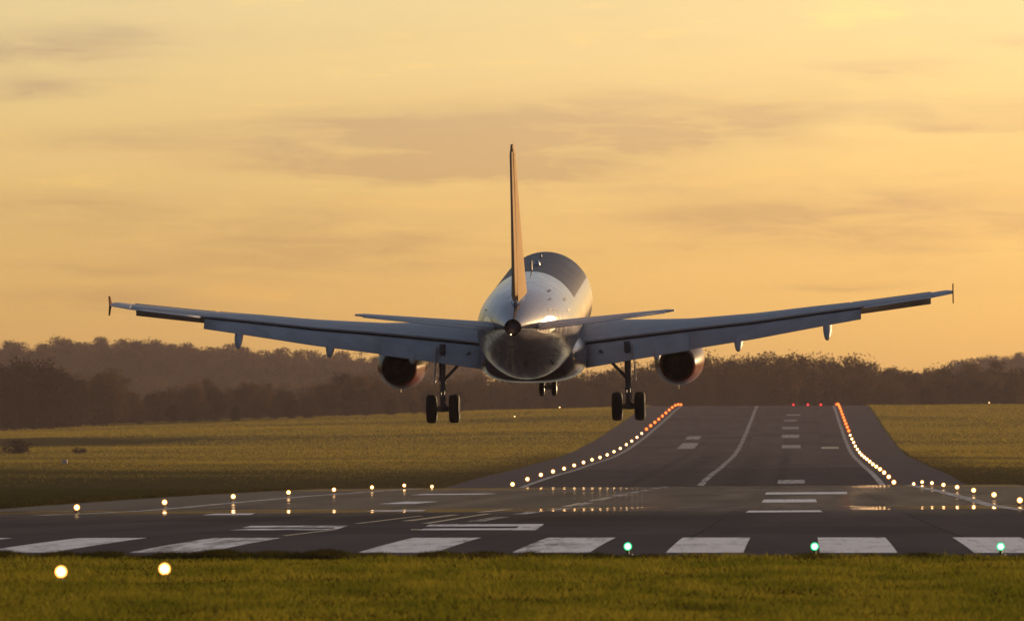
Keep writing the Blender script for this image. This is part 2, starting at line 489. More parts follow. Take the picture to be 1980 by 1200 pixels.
# ------------------------------------------------------------------ painted markings
class Marks:
    def __init__(self): self.v = []; self.f = []
    def strip(self, d0, l0, r0, d1, l1, r1, lift=0.014):
        ys = np.unique(np.concatenate([[d0], YG[(YG > d0) & (YG < d1)], [d1]]))
        for i, y in enumerate(ys):
            k = (y - d0) / (d1 - d0)
            a, b = l0 + (l1 - l0) * k, r0 + (r1 - r0) * k
            n = len(self.v)
            self.v.append((a, y, float(pave_z(a, y)) + lift))
            self.v.append((b, y, float(pave_z(b, y)) + lift))
            if i: self.f.append((n - 2, n - 1, n + 1, n))
    def px(self, bl, br, tr, tl, lo=205, hi=850):
        """quad by photo pixels on the pavement (bottom-left, bottom-right, top-right, top-left)"""
        a, b, c, e = [unproject(*q, lo=lo, hi=hi) for q in (bl, br, tr, tl)]
        d0, d1 = (a[1] + b[1]) / 2, (c[1] + e[1]) / 2
        if d1 <= d0 + 1: d1 = d0 + 4
        self.strip(d0, a[0], b[0], d1, e[0], c[0])
    def line(self, p0, p1, wdt, lo=205, hi=850):
        a, b = unproject(*p0, lo=lo, hi=hi), unproject(*p1, lo=lo, hi=hi)
        if a[1] > b[1]: a, b = b, a
        if b[1] - a[1] < 2: b = (b[0], a[1] + 2)
        sl = abs(b[0] - a[0]) / max(b[1] - a[1], 1)
        ww = wdt * math.sqrt(1 + sl * sl) / 2
        self.strip(a[1], a[0] - ww, a[0] + ww, b[1], b[0] - ww, b[0] + ww)
    def build(self, name, mat, label):
        o = npmesh(name, self.v, self.f, mat, smooth=True)
        return tag(o, label, kind='structure')

mk = Marks()
for s in (-1, 1):                                   # threshold bars
    for k in range(6):
        a = -12.15 + s * (1.78 + 3.62 * k); b = a + s * 1.82
        mk.strip(212.6, min(a, b), max(a, b), 243.5, min(a, b), max(a, b))
mk.build('threshold_markings', M['paint'], 'broad white threshold bars at the near end of the runway')
mk = Marks()                                        # runway number, as foreshortened strokes
mk.px((420, 1027), (648, 1023), (664, 1020), (455, 1024))
mk.px((455, 1021), (668, 1018.5), (672, 1015.5), (480, 1017))
mk.px((640, 1023), (652, 1023), (672, 1016), (656, 1016))
mk.px((812, 1024.5), (1034, 1025), (1040, 1021.5), (824, 1021))
mk.px((824, 1017.5), (1046, 1017.5), (1050, 1013), (834, 1013))
mk.px((990, 1025), (1034, 1025), (1050, 1014), (1010, 1014))
mk.build('runway_number', M['paint'], 'flattened white runway number beyond the threshold bars')
mk = Marks()                                        # touchdown bars
mk.px((718, 976), (815, 972), (851, 968.5), (780, 970))
mk.px((1473, 970.5), (1580, 971), (1577, 965), (1477, 965))
mk.px((1480, 954), (1640, 956), (1640, 952), (1484, 950))
mk.px((1443, 989), (1592, 991), (1586, 987.5), (1450, 986))
mk.px((370, 997), (502, 994), (510, 991.5), (400, 993.5))
mk.px((790, 957), (930, 955.5), (962, 953.5), (820, 954.5))
mk.px((700, 989), (820, 987.5), (830, 985.5), (720, 987))
mk.build('touchdown_markings', M['paint'], 'white touchdown zone bars on the wet part of the runway')
mk = Marks()
c = CX
for d0, d1 in ((1080, 1150), (1150, 2755)):         # centreline on the rise, worn and close set
    for y in np.arange(d0, d1, 50):
        mk.strip(y, c - 0.40, c + 0.40, min(y + 42, d1), c - 0.40, c + 0.40)
for y0 in np.arange(330, 850, 50):
    mk.strip(y0, c - .3, c + .3, y0 + 30, c - .3, c + .3)
mk.build('centre_line', M['worn_paint'], 'worn white dashed centreline running up the rise')
mk = Marks()
for a in (-33.3, 9.75):
    mk.strip(395, a - .36, a + .36, 2760, a - .36, a + .36)
mk.build('side_stripes', M['worn_paint'], 'white side stripes along both edges of the runway')
mk = Marks()
for (xa, xb, y0, y1) in ((1503, 1556, 934.5, 927), (1511, 1548, 866, 860), (1511, 1545, 846, 840), (1512, 1544, 829, 825), (1516, 1541, 814, 811.5), (1520, 1548, 803, 801)):
    a = unproject(xa, y0, 1060, 2650); b = unproject(xb, y1, 1060, 2650)
    dm = a[1]
    l = (xa - VX) / F * dm; r_ = (xb - VX) / F * dm
    mk.strip(a[1], l, r_, max(b[1], a[1] + 22), l, r_)
for (xa, xb, y0, y1) in ((1309, 1342, 867, 856), (1325, 1352, 849, 843)):
    a = unproject(xa, y0, 1060, 2650); b = unproject(xb, y1, 1060, 2650)
    l = (xa - VX) / F * a[1]; r_ = (xb - VX) / F * a[1]
    mk.strip(a[1], l, r_, b[1], l, r_)
for y0, xa, xb in ((2575, -33, 9.5),):
    pass
mk.build('far_touchdown_markings', M['worn_paint'], 'faded pairs of white bars far up the runway')
mk = Marks()                                        # taxi guidance lines
mk.line((822, 1012), (945, 993), 0.28)
mk.line((690, 1012), (815, 997), 0.22)
mk.line((926, 990), (985, 984), 0.4)
mk.line((786, 1007), (880, 995), 0.4)
mk.line((548, 1036), (648, 1024), 0.16)
mk.line((1094, 979), (1125, 972), 0.5)
mk.line((1146, 968), (1178, 961), 0.5)
mk.px((795, 1024.5), (812, 1024.5), (812, 1023), (795, 1023))
mk.build('guide_lines', M['yellow_paint'], 'thin pale yellow taxi lines across the runway start')

# hold bar of worn yellow up the rise
mk = Marks()
a = unproject(1590, 867, 1060, 2600)
mk.strip(a[1], (1588 - VX) / F * a[1], (1622 - VX) / F * a[1], a[1] + 28, (1588 - VX) / F * a[1], (1622 - VX) / F * a[1])
mk.build('yellow_bar', M['yellow_paint'], 'short worn orange bar on the right of the rising runway')

# ------------------------------------------------------------------ grass blades (uncountable)
def grass_mat(name, c0, c1, c2):
    m = bpy.data.materials.new(name)
    m.use_nodes = True
    t = NT(m.node_tree)
    m.node_tree.nodes.remove(m.node_tree.nodes['Principled BSDF'])
    out = m.node_tree.nodes['Material Output']
    g = t.n('ShaderNodeNewGeometry')
    rnd = g.outputs['Random Per Island']
    x, y, z = t.sep(g.outputs['Position'])
    patch = t.noise(t.comb(t.m('MULTIPLY', x, 0.45), t.m('MULTIPLY', y, 0.10), 0.0), 1.0, 4, 0.6)
    col = t.mix(t.smooth(patch, 0.35, 0.65), t.mix(rnd, c0, c1), t.mix(rnd, c1, c2))
    d = t.n('ShaderNodeBsdfDiffuse'); tr = t.n('ShaderNodeBsdfTranslucent')
    t.l(col, d.inputs[0]); t.l(col, tr.inputs[0])
    mx = t.n('ShaderNodeMixShader'); mx.inputs[0].default_value = 0.5
    t.l(d.outputs[0], mx.inputs[1]); t.l(tr.outputs[0], mx.inputs[2])
    t.l(mx.outputs[0], out.inputs[0])
    return m

def blades(name, X, Y, hgt, wid, lean, mat, label):
    n = len(X)
    Z = np.where((X > PAVE_L) & (X < PAVE_R) & (Y > PAVE_Y0), pave_z(X, Y), ground_z(X, Y)) - 0.02
    th = rng.uniform(0, 2 * math.pi, n)
    la = rng.uniform(0, 2 * math.pi, n)
    ux, uy = np.cos(th), np.sin(th)
    base = np.stack([X, Y, Z], -1)
    lx = np.cos(la) * lean * hgt; ly = np.sin(la) * lean * hgt
    wv = np.stack([ux, uy, 0 * ux], -1) * (wid[:, None] / 2)
    mid = base + np.stack([lx * 0.35, ly * 0.35, hgt * 0.6], -1)
    tip = base + np.stack([lx, ly, hgt], -1)
    v = np.stack([base - wv, base + wv, mid + wv * 0.8, mid - wv * 0.8, tip], 1).reshape(-1, 3)
    o = np.arange(n)[:, None] * 5
    tri = np.concatenate([o + np.array([[0, 1, 2]]), o + np.array([[0, 2, 3]]), o + np.array([[3, 2, 4]])], 0)
    ob = npmesh(name, v, tri, mat)
    return tag(ob, label, 'grass', kind='stuff')

M['blade'] = grass_mat('grass_blade', (0.080, 0.100, 0.008), (0.165, 0.160, 0.014), (0.29, 0.235, 0.030))
M['blade_dark'] = grass_mat('grass_blade_dark', (0.016, 0.018, 0.004), (0.030, 0.029, 0.006), (0.06, 0.048, 0.012))
n = 210000
Y = 116 + (206.5 - 116) * rng.random(n) ** 1.0
X = rng.uniform(-1, 1, n) * (12.5 * Y / 150) + (990 - VX) / F * Y
pn = np.sin(X * 1.7 + 2 * np.sin(Y * .21)) * np.sin(Y * .35 + 1.3 * np.sin(X * .6)) + .7 * np.sin(X * .45 + 1.5 * np.sin(Y * .13)) * np.sin(Y * .19 + X * .2)
hg = (0.075 + 0.05 * rng.random(n)) * (1 + 0.35 * pn) * np.where(rng.random(n) < .03, 1.7, 1.0)
blades('grass', X, Y, hg, 0.010 + 0.008 * rng.random(n), 0.55 + 0.4 * rng.random(n), M['blade'], 'rough olive and straw coloured grass in front of the runway')
n = 60000
Y = 203.0 + 4.9 * rng.random(n)
X = rng.uniform(-22, 9, n)
pn = np.sin(X * 0.9) + np.sin(X * 2.3 + 1) + np.sin(X * 5.1)
keep = rng.random(n) < (0.5 + 0.25 * pn) * np.where(X < -6, 1.0, .45)
X, Y, pn = X[keep], Y[keep], pn[keep]; n = len(X)
blades('verge_grass', X, Y, (0.09 + 0.07 * rng.random(n) + 0.02 * pn) * np.where(X < -6, 1.15, .75), 0.012 + 0.01 * rng.random(n), 0.6 + 0.3 * rng.random(n), M['blade_dark'], 'dark ragged grass along the near edge of the tarmac')
M['blade_gold'] = grass_mat('grass_blade_gold', (0.20, 0.168, 0.016), (0.29, 0.225, 0.028), (0.40, 0.29, 0.046))
n = 720000
Y = 1120 + (2740 - 1120) * rng.random(n) ** 1.1
left = rng.random(n) < .72
xl = -1900.0 / F * Y; xr_ = 700.0 / F * Y
X = np.where(left, PAVE_L - 0.4 + (xl - PAVE_L) * rng.random(n), PAVE_R + 0.4 + (np.maximum(xr_, PAVE_R + 5) - PAVE_R) * rng.random(n))
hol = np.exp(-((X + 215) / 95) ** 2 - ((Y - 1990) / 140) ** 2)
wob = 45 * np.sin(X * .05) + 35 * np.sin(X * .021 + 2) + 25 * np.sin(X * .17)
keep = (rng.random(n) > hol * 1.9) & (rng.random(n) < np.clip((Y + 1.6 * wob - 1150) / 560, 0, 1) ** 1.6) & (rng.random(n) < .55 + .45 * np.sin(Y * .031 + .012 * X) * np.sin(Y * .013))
X, Y = X[keep], Y[keep]; n = len(X)
blades('meadow_grass', X, Y, (.7 + .6 * rng.random(n)) * (.09 + .15 * np.clip((Y - 1150) / 1000, 0, 1)), (.7 + .6 * rng.random(n)) * (.05 + .08 * np.clip((Y - 1150) / 1000, 0, 1)), .5 + .4 * rng.random(n), M['blade_gold'], 'uncut golden grass on the rising field')
# ragged grass along the far sides of the pavement
n = 70000
Y = np.where(rng.random(n) < .5, rng.uniform(420, 900, n), rng.uniform(1060, 1700, n))
side = rng.random(n) < 0.5
e = np.abs(rng.normal(0, 1.0, n)) * (1.2 + Y / 500)
X = np.where(side, PAVE_L + 0.15 - e, PAVE_R - 0.15 + e)
blades('edge_grass', X, Y, 0.08 + 0.12 * rng.random(n), 0.03 + 0.03 * rng.random(n), 0.7 + 0.3 * rng.random(n), M['blade_dark'], 'dark mown grass beside the runway shoulders')

# ------------------------------------------------------------------ lamps
def lamp_mat(name, col, core, strength, rim=2.6):
    m = bpy.data.materials.new(name)
    m.use_nodes = True
    t = NT(m.node_tree)
    m.node_tree.nodes.remove(m.node_tree.nodes['Principled BSDF'])
    e = t.n('ShaderNodeEmission')
    g = t.n('ShaderNodeNewGeometry')
    dt = t.n('ShaderNodeVectorMath', operation='DOT_PRODUCT')
    t.l(g.outputs['Normal'], dt.inputs[0]); t.l(g.outputs['Incoming'], dt.inputs[1])
    cs = dt.outputs['Value']
    r2 = t.m('SUBTRACT', 1.0, t.m('MULTIPLY', cs, cs), clamp=True)      # hot middle, tinted limb painted in for the lamp's halo
    t.l(t.mix(t.smooth(r2, 0.05, 0.6), core, col), e.inputs[0])
    t.l(t.m('MULTIPLY', t.m('EXPONENT', t.m('MULTIPLY', r2, -rim)), strength), e.inputs[1])
    t.l(e.outputs[0], m.node_tree.nodes['Material Output'].inputs[0])
    return m
M['warm'] = lamp_mat('warm_lamp', (1.0, 0.36, 0.07), (1.0, 0.70, 0.34), 14.0)
M['amber'] = lamp_mat('amber_lamp', (1.0, 0.13, 0.02), (1.0, 0.24, 0.04), 2.6, 1.2)
M['green'] = lamp_mat('green_lamp', (0.06, 1.0, 0.30), (0.62, 1.0, 0.74), 9.0, 3.4)
M['red'] = lamp_mat('red_lamp', (1.0, 0.03, 0.03), (1.0, 0.05, 0.06), 1.6, 1.5)
M['post'] = simple('lamp_post', (0.05, 0.045, 0.03), 0.6)

def lamp_proto(name, r, zc, mat):
    bm = bmesh.new()
    tube(bm, (0, 0, 0), (0, 0, 0.03), 0.13, 0.12, 12)
    tube(bm, (0, 0, 0.03), (0, 0, zc - r * 0.9), 0.035, 0.035, 8)
    tube(bm, (0, 0, zc - r * 1.05), (0, 0, zc - r * 0.93), r * 0.30, r * 0.36, 12)
    me_b = bpy.data.meshes.new('base'); bmesh.ops.recalc_face_normals(bm, faces=bm.faces); bm.to_mesh(me_b); bm.free()
    me_b.materials.append(M['post'])
    bm = bmesh.new()
    bmesh.ops.create_icosphere(bm, subdivisions=2, radius=r, matrix=Matrix.Translation((0, 0, zc)))
    me_l = bpy.data.meshes.new('lens'); bm.to_mesh(me_l); bm.free()
    me_l.polygons.foreach_set('use_smooth', np.ones(len(me_l.polygons), dtype=bool))
    me_l.materials.append(mat)
    return me_b, me_l
PROTO = {'near': lamp_proto('l', 0.125, 0.19, M['warm']), 'edge': lamp_proto('l', 0.155, 0.27, M['warm']), 'far': lamp_proto('l', 0.27, 0.34, M['warm']),
         'amber': lamp_proto('l', 0.40, 0.46, M['amber']), 'green': lamp_proto('l', 0.10, 0.20, M['green']), 'red': lamp_proto('l', 0.40, 0.5, M['red']),
         'field': lamp_proto('l', 0.12, 0.6, M['warm'])}

def lamp(kind, name, x, y, label, group, on_pave=True, cat='runway light'):
    z = float(pave_z(x, y)) + 0.01 if on_pave else float(ground_z(x, y))
    r = empty(name, (x, y, z))
    tag(r, label, cat, group)
    b, l = PROTO[kind]
    for nm, me in (('base', b), ('lens', l)):
        o = bpy.data.objects.new(nm, me)
        COL.objects.link(o)
        o.parent = r
    return r

ORD = ['first', 'second', 'third', 'fourth', 'fifth', 'sixth', 'seventh', 'eighth', 'ninth', 'tenth', 'eleventh', 'twelfth', 'thirteenth', 'fourteenth', 'fifteenth', 'sixteenth']
G1 = 'white edge lights along the runway'
k = 0
for n in range(0, 8):
    d = 433 + 60 * n
    lab = ['white edge light nearest the left frame edge on the wet shoulder'] + [ORD[i] + ' white edge light from the left frame edge along the wet left shoulder' for i in range(1, 7)] + ['last white edge light of the wet left shoulder, before the dip']
    lamp('edge', 'edge_light', LIGHT_L, d, lab[n], G1)
for n in range(0, 8):
    d = 454 + 60 * n
    lab = ['white edge light nearest the right frame edge on the wet shoulder'] + [ORD[i] + ' white edge light from the right frame edge along the wet right shoulder' for i in range(1, 7)] + ['last white edge light of the wet right shoulder, before the dip']
    lamp('edge', 'edge_light', LIGHT_R, d, lab[n], G1)
i = 0
for d in np.arange(1093, 2030, 60):
    lamp('far', 'edge_light', LIGHT_L, d, ('lowest white edge light of the left row climbing the rise' if i == 0 else ORD[i] + ' white edge light from the foot of the left row up the rise'), G1)
    i += 1
i = 0
for d in np.arange(1057, 1960, 60):
    lamp('far', 'edge_light', LIGHT_R, d, ('lowest white edge light of the right row climbing the rise' if i == 0 else ORD[i] + ' white edge light from the foot of the right row up the rise'), G1)
    i += 1
for d in np.arange(2053, 2660, 60):
    lamp('amber', 'edge_light', LIGHT_L, d, 'amber light in the merged orange chain at the top of the left row', 'amber lights topping the left row')
for d in np.arange(1957 + 60, 2700, 60):
    lamp('amber', 'edge_light', LIGHT_R, d, 'amber light in the merged orange chain at the top of the right row', 'amber lights topping the right row')
for px, lab in ((1534, 'red light at the runway end, left of three'), (1562, 'red light at the runway end, middle of three'), (1587, 'red light at the runway end, right of three')):
    lamp('red', 'runway_end_light', (px - VX) / F * 2690, 2690, lab, 'red lights at the runway end')
for px, lab in ((1214, 'green threshold light in the gap left of the middle bars'), (1575, 'green threshold light at the left corner of a white bar'), (1934, 'green threshold light before the white bar at the right frame edge')):
    d = 208.9
    lamp('green', 'threshold_light', (px - VX) / F * d, d, lab, 'green threshold lights', cat='runway light')
for px, d, lab in ((116, 171.5, 'bright white approach light on the grass nearest the left frame edge'), (317, 175.5, 'bright white approach light on the grass, right of its neighbour')):
    lamp('near', 'approach_light', (px - VX) / F * d, d, lab, 'white approach lights on the grass', on_pave=False)
for px, d, lab in ((1912, 2640, 'tiny lit marker light on the grass crest at far right'), (995, 2330, 'tiny lit marker light on the grass between the main wheels'), (1082, 2560, 'tiny lit marker light in the grass below the nose wheels')):
    lamp('field', 'marker_light', (px - VX) / F * d, d, lab, 'tiny lights in the grass', on_pave=False, cat='marker light')

# ------------------------------------------------------------------ aircraft
S0, AZ = 17.71, 4.24      # origin: under the main gear, at wheel bottom
def P(lat, s, z): return Vector((lat, S0 - s, z + AZ))

def fus_paint():
    m, t, p = material('fuselage_paint')
    tc = t.n('ShaderNodeTexCoord')
    x, y, z = t.sep(tc.outputs['Object'])
    nz = t.noise(tc.outputs['Object'], 1.3, 5)
    s = t.m('SUBTRACT', S0, y)
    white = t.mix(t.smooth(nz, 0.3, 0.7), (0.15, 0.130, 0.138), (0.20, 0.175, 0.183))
    # dark forward crown
    zz = t.m('SUBTRACT', z, AZ)
    crown = t.m('MULTIPLY', t.smooth(s, 20.5, 20.35), t.smooth(zz, 0.95, 1.0))
    colr = t.mix(crown, white, (0.030, 0.020, 0.030))
    # cabin windows
    fr = t.m('FRACT', t.m('DIVIDE', s, 0.53))
    win = t.m('MULTIPLY', t.smooth(t.m('ABSOLUTE', t.m('SUBTRACT', fr, 0.5)), 0.24, 0.20), t.smooth(t.m('ABSOLUTE', t.m('SUBTRACT', zz, 0.52)), 0.185, 0.155))
    win = t.m('MULTIPLY', win, t.m('MULTIPLY', t.smooth(s, 6.2, 6.25), t.smooth(s, 29.0, 28.95)))
    colr = t.mix(win, colr, (0.012, 0.013, 0.016))
    # frame joints
    fj = t.m('FRACT', t.m('DIVIDE', s, 2.67))
    joint = t.m('MULTIPLY', t.smooth(t.m('ABSOLUTE', t.m('SUBTRACT', fj, 0.5)), 0.006, 0.003), 0.5)
    colr = t.mix(joint, colr, (0.1, 0.1, 0.11))
    ang = t.m('FRACT', t.m('MULTIPLY', t.m('ARCTAN2', x, zz), 2.4))
    seam = t.m('MULTIPLY', t.smooth(t.m('ABSOLUTE', t.m('SUBTRACT', ang, 0.5)), 0.030, 0.012), 0.45)
    colr = t.mix(seam, colr, (0.06, 0.055, 0.06))
    # underside shade and dark ground reflection, painted in as streaky darkening
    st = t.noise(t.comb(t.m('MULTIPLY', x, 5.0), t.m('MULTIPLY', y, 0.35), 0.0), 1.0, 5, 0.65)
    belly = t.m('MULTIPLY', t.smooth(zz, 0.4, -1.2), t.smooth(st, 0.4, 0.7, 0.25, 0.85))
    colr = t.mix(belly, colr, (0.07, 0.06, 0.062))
    t.l(colr, p.inputs['Base Color'])
    t.l(t.m('ADD', t.smooth(nz, 0.3, 0.7, 0.17, 0.23), t.m('MULTIPLY', crown, 0.25)), p.inputs['Roughness'])
    t.l(t.m('SUBTRACT', 0.11, t.m('ADD', t.m('MULTIPLY', crown, 0.07), t.m('MULTIPLY', belly, 0.085)), clamp=True), p.inputs['Specular IOR Level'])
    t.l(t.bump(t.noise(t.comb(t.m('MULTIPLY', x, 1.6), t.m('MULTIPLY', y, 1.0), t.m('MULTIPLY', z, 1.6)), 1.0, 2), 0.12, 0.05), p.inputs['Normal'])
    return m
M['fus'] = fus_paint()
M['fin'] = simple('fin_paint', (0.62, 0.44, 0.25), 0.6, spec=0.0, var=0.05)
M['wing'] = simple('wing_paint', (0.66, 0.61, 0.57), 0.5, spec=0.15, var=0.10, scale=1.2)
M['flap'] = simple('flap_paint', (0.68, 0.63, 0.59), 0.5, spec=0.15, var=0.10, scale=1.4)
M['slot'] = simple('shadowed_slot', (0.03, 0.03, 0.035), 0.7)
M['metal'] = simple('bare_metal', (0.55, 0.52, 0.50), 0.28, metal=0.9, var=0.1)
M['dark_metal'] = simple('exhaust_metal', (0.020, 0.018, 0.017), 0.6, metal=0.3)
M['fence'] = simple('fence_paint', (0.20, 0.10, 0.06), 0.6, spec=0.0)
M['duct_black'] = simple('dull_black', (0.006, 0.005, 0.005), 0.9, spec=0.05)  # near-black for the exhaust ducts, plug and fan
M['gear'] = simple('gear_metal', (0.16, 0.16, 0.17), 0.42, metal=0.3)
M['tyre'] = simple('tyre_rubber', (0.016, 0.015, 0.015), 0.75, spec=0.25)
M['black'] = simple('black_marking', (0.02, 0.02, 0.022), 0.5)

def cowl_paint():
    m, t, p = material('cowl_paint')
    tc = t.n('ShaderNodeTexCoord')
    x, y, z = t.sep(tc.outputs['Object'])
    nz = t.noise(tc.outputs['Object'], 2.0, 4)
    zz = t.m('SUBTRACT', z, AZ)
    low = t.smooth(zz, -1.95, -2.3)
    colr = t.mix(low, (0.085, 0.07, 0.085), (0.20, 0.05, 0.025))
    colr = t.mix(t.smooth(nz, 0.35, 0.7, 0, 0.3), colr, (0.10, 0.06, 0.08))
    t.l(colr, p.inputs['Base Color'])
    p.inputs['Roughness'].default_value = 0.30
    p.inputs['Specular IOR Level'].default_value = 0.018
    return m
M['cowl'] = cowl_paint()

ac = empty('airliner')
ac.rotation_euler = (R(4.5), R(-0.8), R(-0.75))
ac.location = ((1036.5 - VX) / F * 370.0, 370.0, (HY - 815) / F * 370.0 + H)
tag(ac, 'white twin engine airliner landing with gear and flaps down above the runway', 'aeroplane')

# fuselage: (station, half width, top, bottom)
FS = [(0.0, .03, -.50, -.58), (.25, .50, -.08, -1.02), (.7, .88, .26, -1.32), (1.5, 1.32, .78, -1.65), (2.6, 1.68, 1.45, -1.87), (4.0, 1.88, 1.90, -2.02),
      (5.5, 1.965, 2.05, -2.07), (7, 1.975, 2.07, -2.07), (10, 1.975, 2.07, -2.07), (14, 1.975, 2.07, -2.07), (18, 1.975, 2.07, -2.07), (21, 1.975, 2.07, -2.07), (23.6, 1.975, 2.07, -2.07), (25, 1.97, 2.07, -2.00), (26.2, 1.94, 2.06, -1.86),
      (28, 1.83, 2.03, -1.55), (30, 1.62, 1.97, -1.10), (32, 1.31, 1.86, -.62), (34, .95, 1.67, -.13), (35.5, .68, 1.46, .20), (36.7, .46, 1.27, .46), (37.35, .35, 1.17, .58), (37.57, .31, 1.14, .62)]
FSa = np.array(FS)
def fus_pt(s, th, off=0.0):
    """th: angle from the crown, positive to the right"""
    w_, tp, bt = (np.interp(s, FSa[:, 0], FSa[:, i]) for i in (1, 2, 3))
    c_, hh = (tp + bt) / 2, (tp - bt) / 2
    return P((w_ + off) * math.sin(th), s, c_ + (hh + off) * math.cos(th))
bm = bmesh.new()
NSEG = 64
ss = []
for a, b in zip(FSa[:-1, 0], FSa[1:, 0]):
    kk = max(1, int((b - a) / 0.8))
    ss += [a + (b - a) * i / kk for i in range(kk)]
ss.append(37.57)
# smooth interpolation through the stations
def smooth_interp(q, col):
    x0 = FSa[:, 0]; y0 = FSa[:, col]
    return np.interp(q, x0, y0)
rings = [[fus_pt(s, 2 * math.pi * k / NSEG) for k in range(NSEG)] for s in ss]
loft(bm, rings)
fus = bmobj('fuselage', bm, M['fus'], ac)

def patch(name, s0, s1, t0, t1, mat, off=0.006, parent=None, ns=6, nt_=10):
    bm = bmesh.new()
    g = [[bm.verts.new(fus_pt(s0 + (s1 - s0) * i / ns, t0 + (t1 - t0) * j / nt_, off)) for j in range(nt_ + 1)] for i in range(ns + 1)]
    for i in range(ns):
        for j in range(nt_):
            bm.faces.new((g[i][j], g[i][j + 1], g[i + 1][j + 1], g[i + 1][j]))
    return bmobj(name, bm, mat, parent, recalc=False)

# doors with dark seams
for sgn in (1, -1):
    for s0, s1, t0, t1 in ((30.2, 31.0, R(62), R(112)),):
        bm = bmesh.new()
        def seam(sa, sb, ta, tb):
            nn = 8
            g = [[bm.verts.new(fus_pt(sa + (sb - sa) * i / nn, sgn * (ta + (tb - ta) * j / nn), 0.008)) for j in range(nn + 1)] for i in range(nn + 1)]
            for i in range(nn):
                for j in range(nn):
                    bm.faces.new((g[i][j], g[i][j + 1], g[i + 1][j + 1], g[i + 1][j]))
        e = 0.05
        seam(s0, s0 + e, t0, t1); seam(s1 - e, s1, t0, t1)
        seam(s0 + e, s1 - e, t0, t0 + 0.03); seam(s0 + e, s1 - e, t1 - 0.03, t1)
        bmobj('cabin_door', bm, M['black'], fus, recalc=False)
# short black marks on the rear fuselage
for s0, s1, t0, t1 in ((27.2, 28.6, R(33), R(36)), (29.6, 30.4, R(44), R(47)), (25.0, 26.5, R(52), R(56)), (26.3, 27.3, R(66), R(69)), (31.2, 32.0, R(60), R(64)), (29.2, 30.0, R(125), R(128)), (27.5, 28.6, R(140), R(143)), (31.8, 32.3, R(118), R(121))):
    patch('panel_mark', s0, s1, t0, t1, M['black'], 0.007, fus, 3, 2)

# exhaust of the tail unit
bm = bmesh.new()
revolve(bm, [(-.05, .322), (.10, .315), (.16, .30), (.15, .285), (-.4, .27), (-.4, 0)], P(0, 37.55, .88), n=32)
bmobj('tail_exhaust', bm, M['duct_black'], ac)
bm = bmesh.new()
bmesh.ops.create_icosphere(bm, subdivisions=2, radius=0.03, matrix=Matrix.Translation(P(-.07, 37.74, .62)))
bmobj('tail_light', bm, M['warm'], ac)

# belly fairing
bm = bmesh.new()
rings = []
for s, k in ((10.2, .05), (10.8, .5), (11.8, .85), (13, 1.0), (19.5, 1.0), (20.8, .82), (22.2, .5), (23.4, .06)):
    hw = 1.55 + .62 * k; bot = -2.02 - .50 * k; top = -.55
    ring = []
    for q in range(36):
        a = 2 * math.pi * q / 36
        ca, sa = math.cos(a), math.sin(a)
        ex = 0.75
        ring.append(P(hw * math.copysign(abs(sa) ** ex, sa), s, (top + bot) / 2 + (top - bot) / 2 * math.copysign(abs(ca) ** ex, ca)))
    rings.append(ring)
loft(bm, rings)
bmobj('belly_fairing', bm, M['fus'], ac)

# aerodynamic section
def foil(le, te, tc_, n=12, te_t=0.01, camber=0.02):
    le = np.array(le, float); te = np.array(te, float)
    d = te - le; ch = np.hypot(*d); d = d / ch
    nrm = np.array([d[1], d[0]]) if False else np.array([-d[1], d[0]])
    if nrm[1] < 0: nrm = -nrm
    xs_ = (1 - np.cos(np.linspace(0, math.pi, n))) / 2
    yt = 5 * tc_ * (0.2969 * np.sqrt(xs_) - .126 * xs_ - .3516 * xs_ ** 2 + .2843 * xs_ ** 3 - .1015 * xs_ ** 4) + te_t / 2 / ch * xs_
    yc = camber * 4 * xs_ * (1 - xs_)
    up = [le + d * ch * a + nrm * ch * (c_ + b) for a, b, c_ in zip(xs_, yt, yc)]
    lo = [le + d * ch * a + nrm * ch * (c_ - b) for a, b, c_ in zip(xs_, yt, yc)]
    return up[::-1] + lo[1:]

# wing stations: lat, LE s, TE(main) s, z at TE(main), full TE s, incidence
WS = [(1.0, 11.45, 17.0, -1.16, 18.2, 3.0, .145), (1.95, 11.92, 17.0, -1.05, 18.2, 3.0, .14), (4.2, 13.05, 17.0, -.80, 18.2, 2.0, .125), (6.35, 14.15, 17.05, -.57, 18.2, 1.2, .115),
      (9.0, 15.5, 18.05, -.25, 18.95, 0.6, .11), (11.3, 16.68, 18.88, .09, 19.6, 0.2, .105), (13.4, 17.75, 19.58, .38, 20.2, -0.2, .10), (16.3, 19.23, 20.6, .84, 21.08, -.8, .10)]
WA = np.array(WS)
def wv(lat, c_): return float(np.interp(abs(lat), WA[:, 0], WA[:, c_]))
def sec_main(lat):
    le_s, te_s, zt, inc = wv(lat, 1), wv(lat, 2), wv(lat, 3), wv(lat, 5)
    return (le_s, zt + (te_s - le_s) * math.tan(R(inc + 0.6))), (te_s, zt)

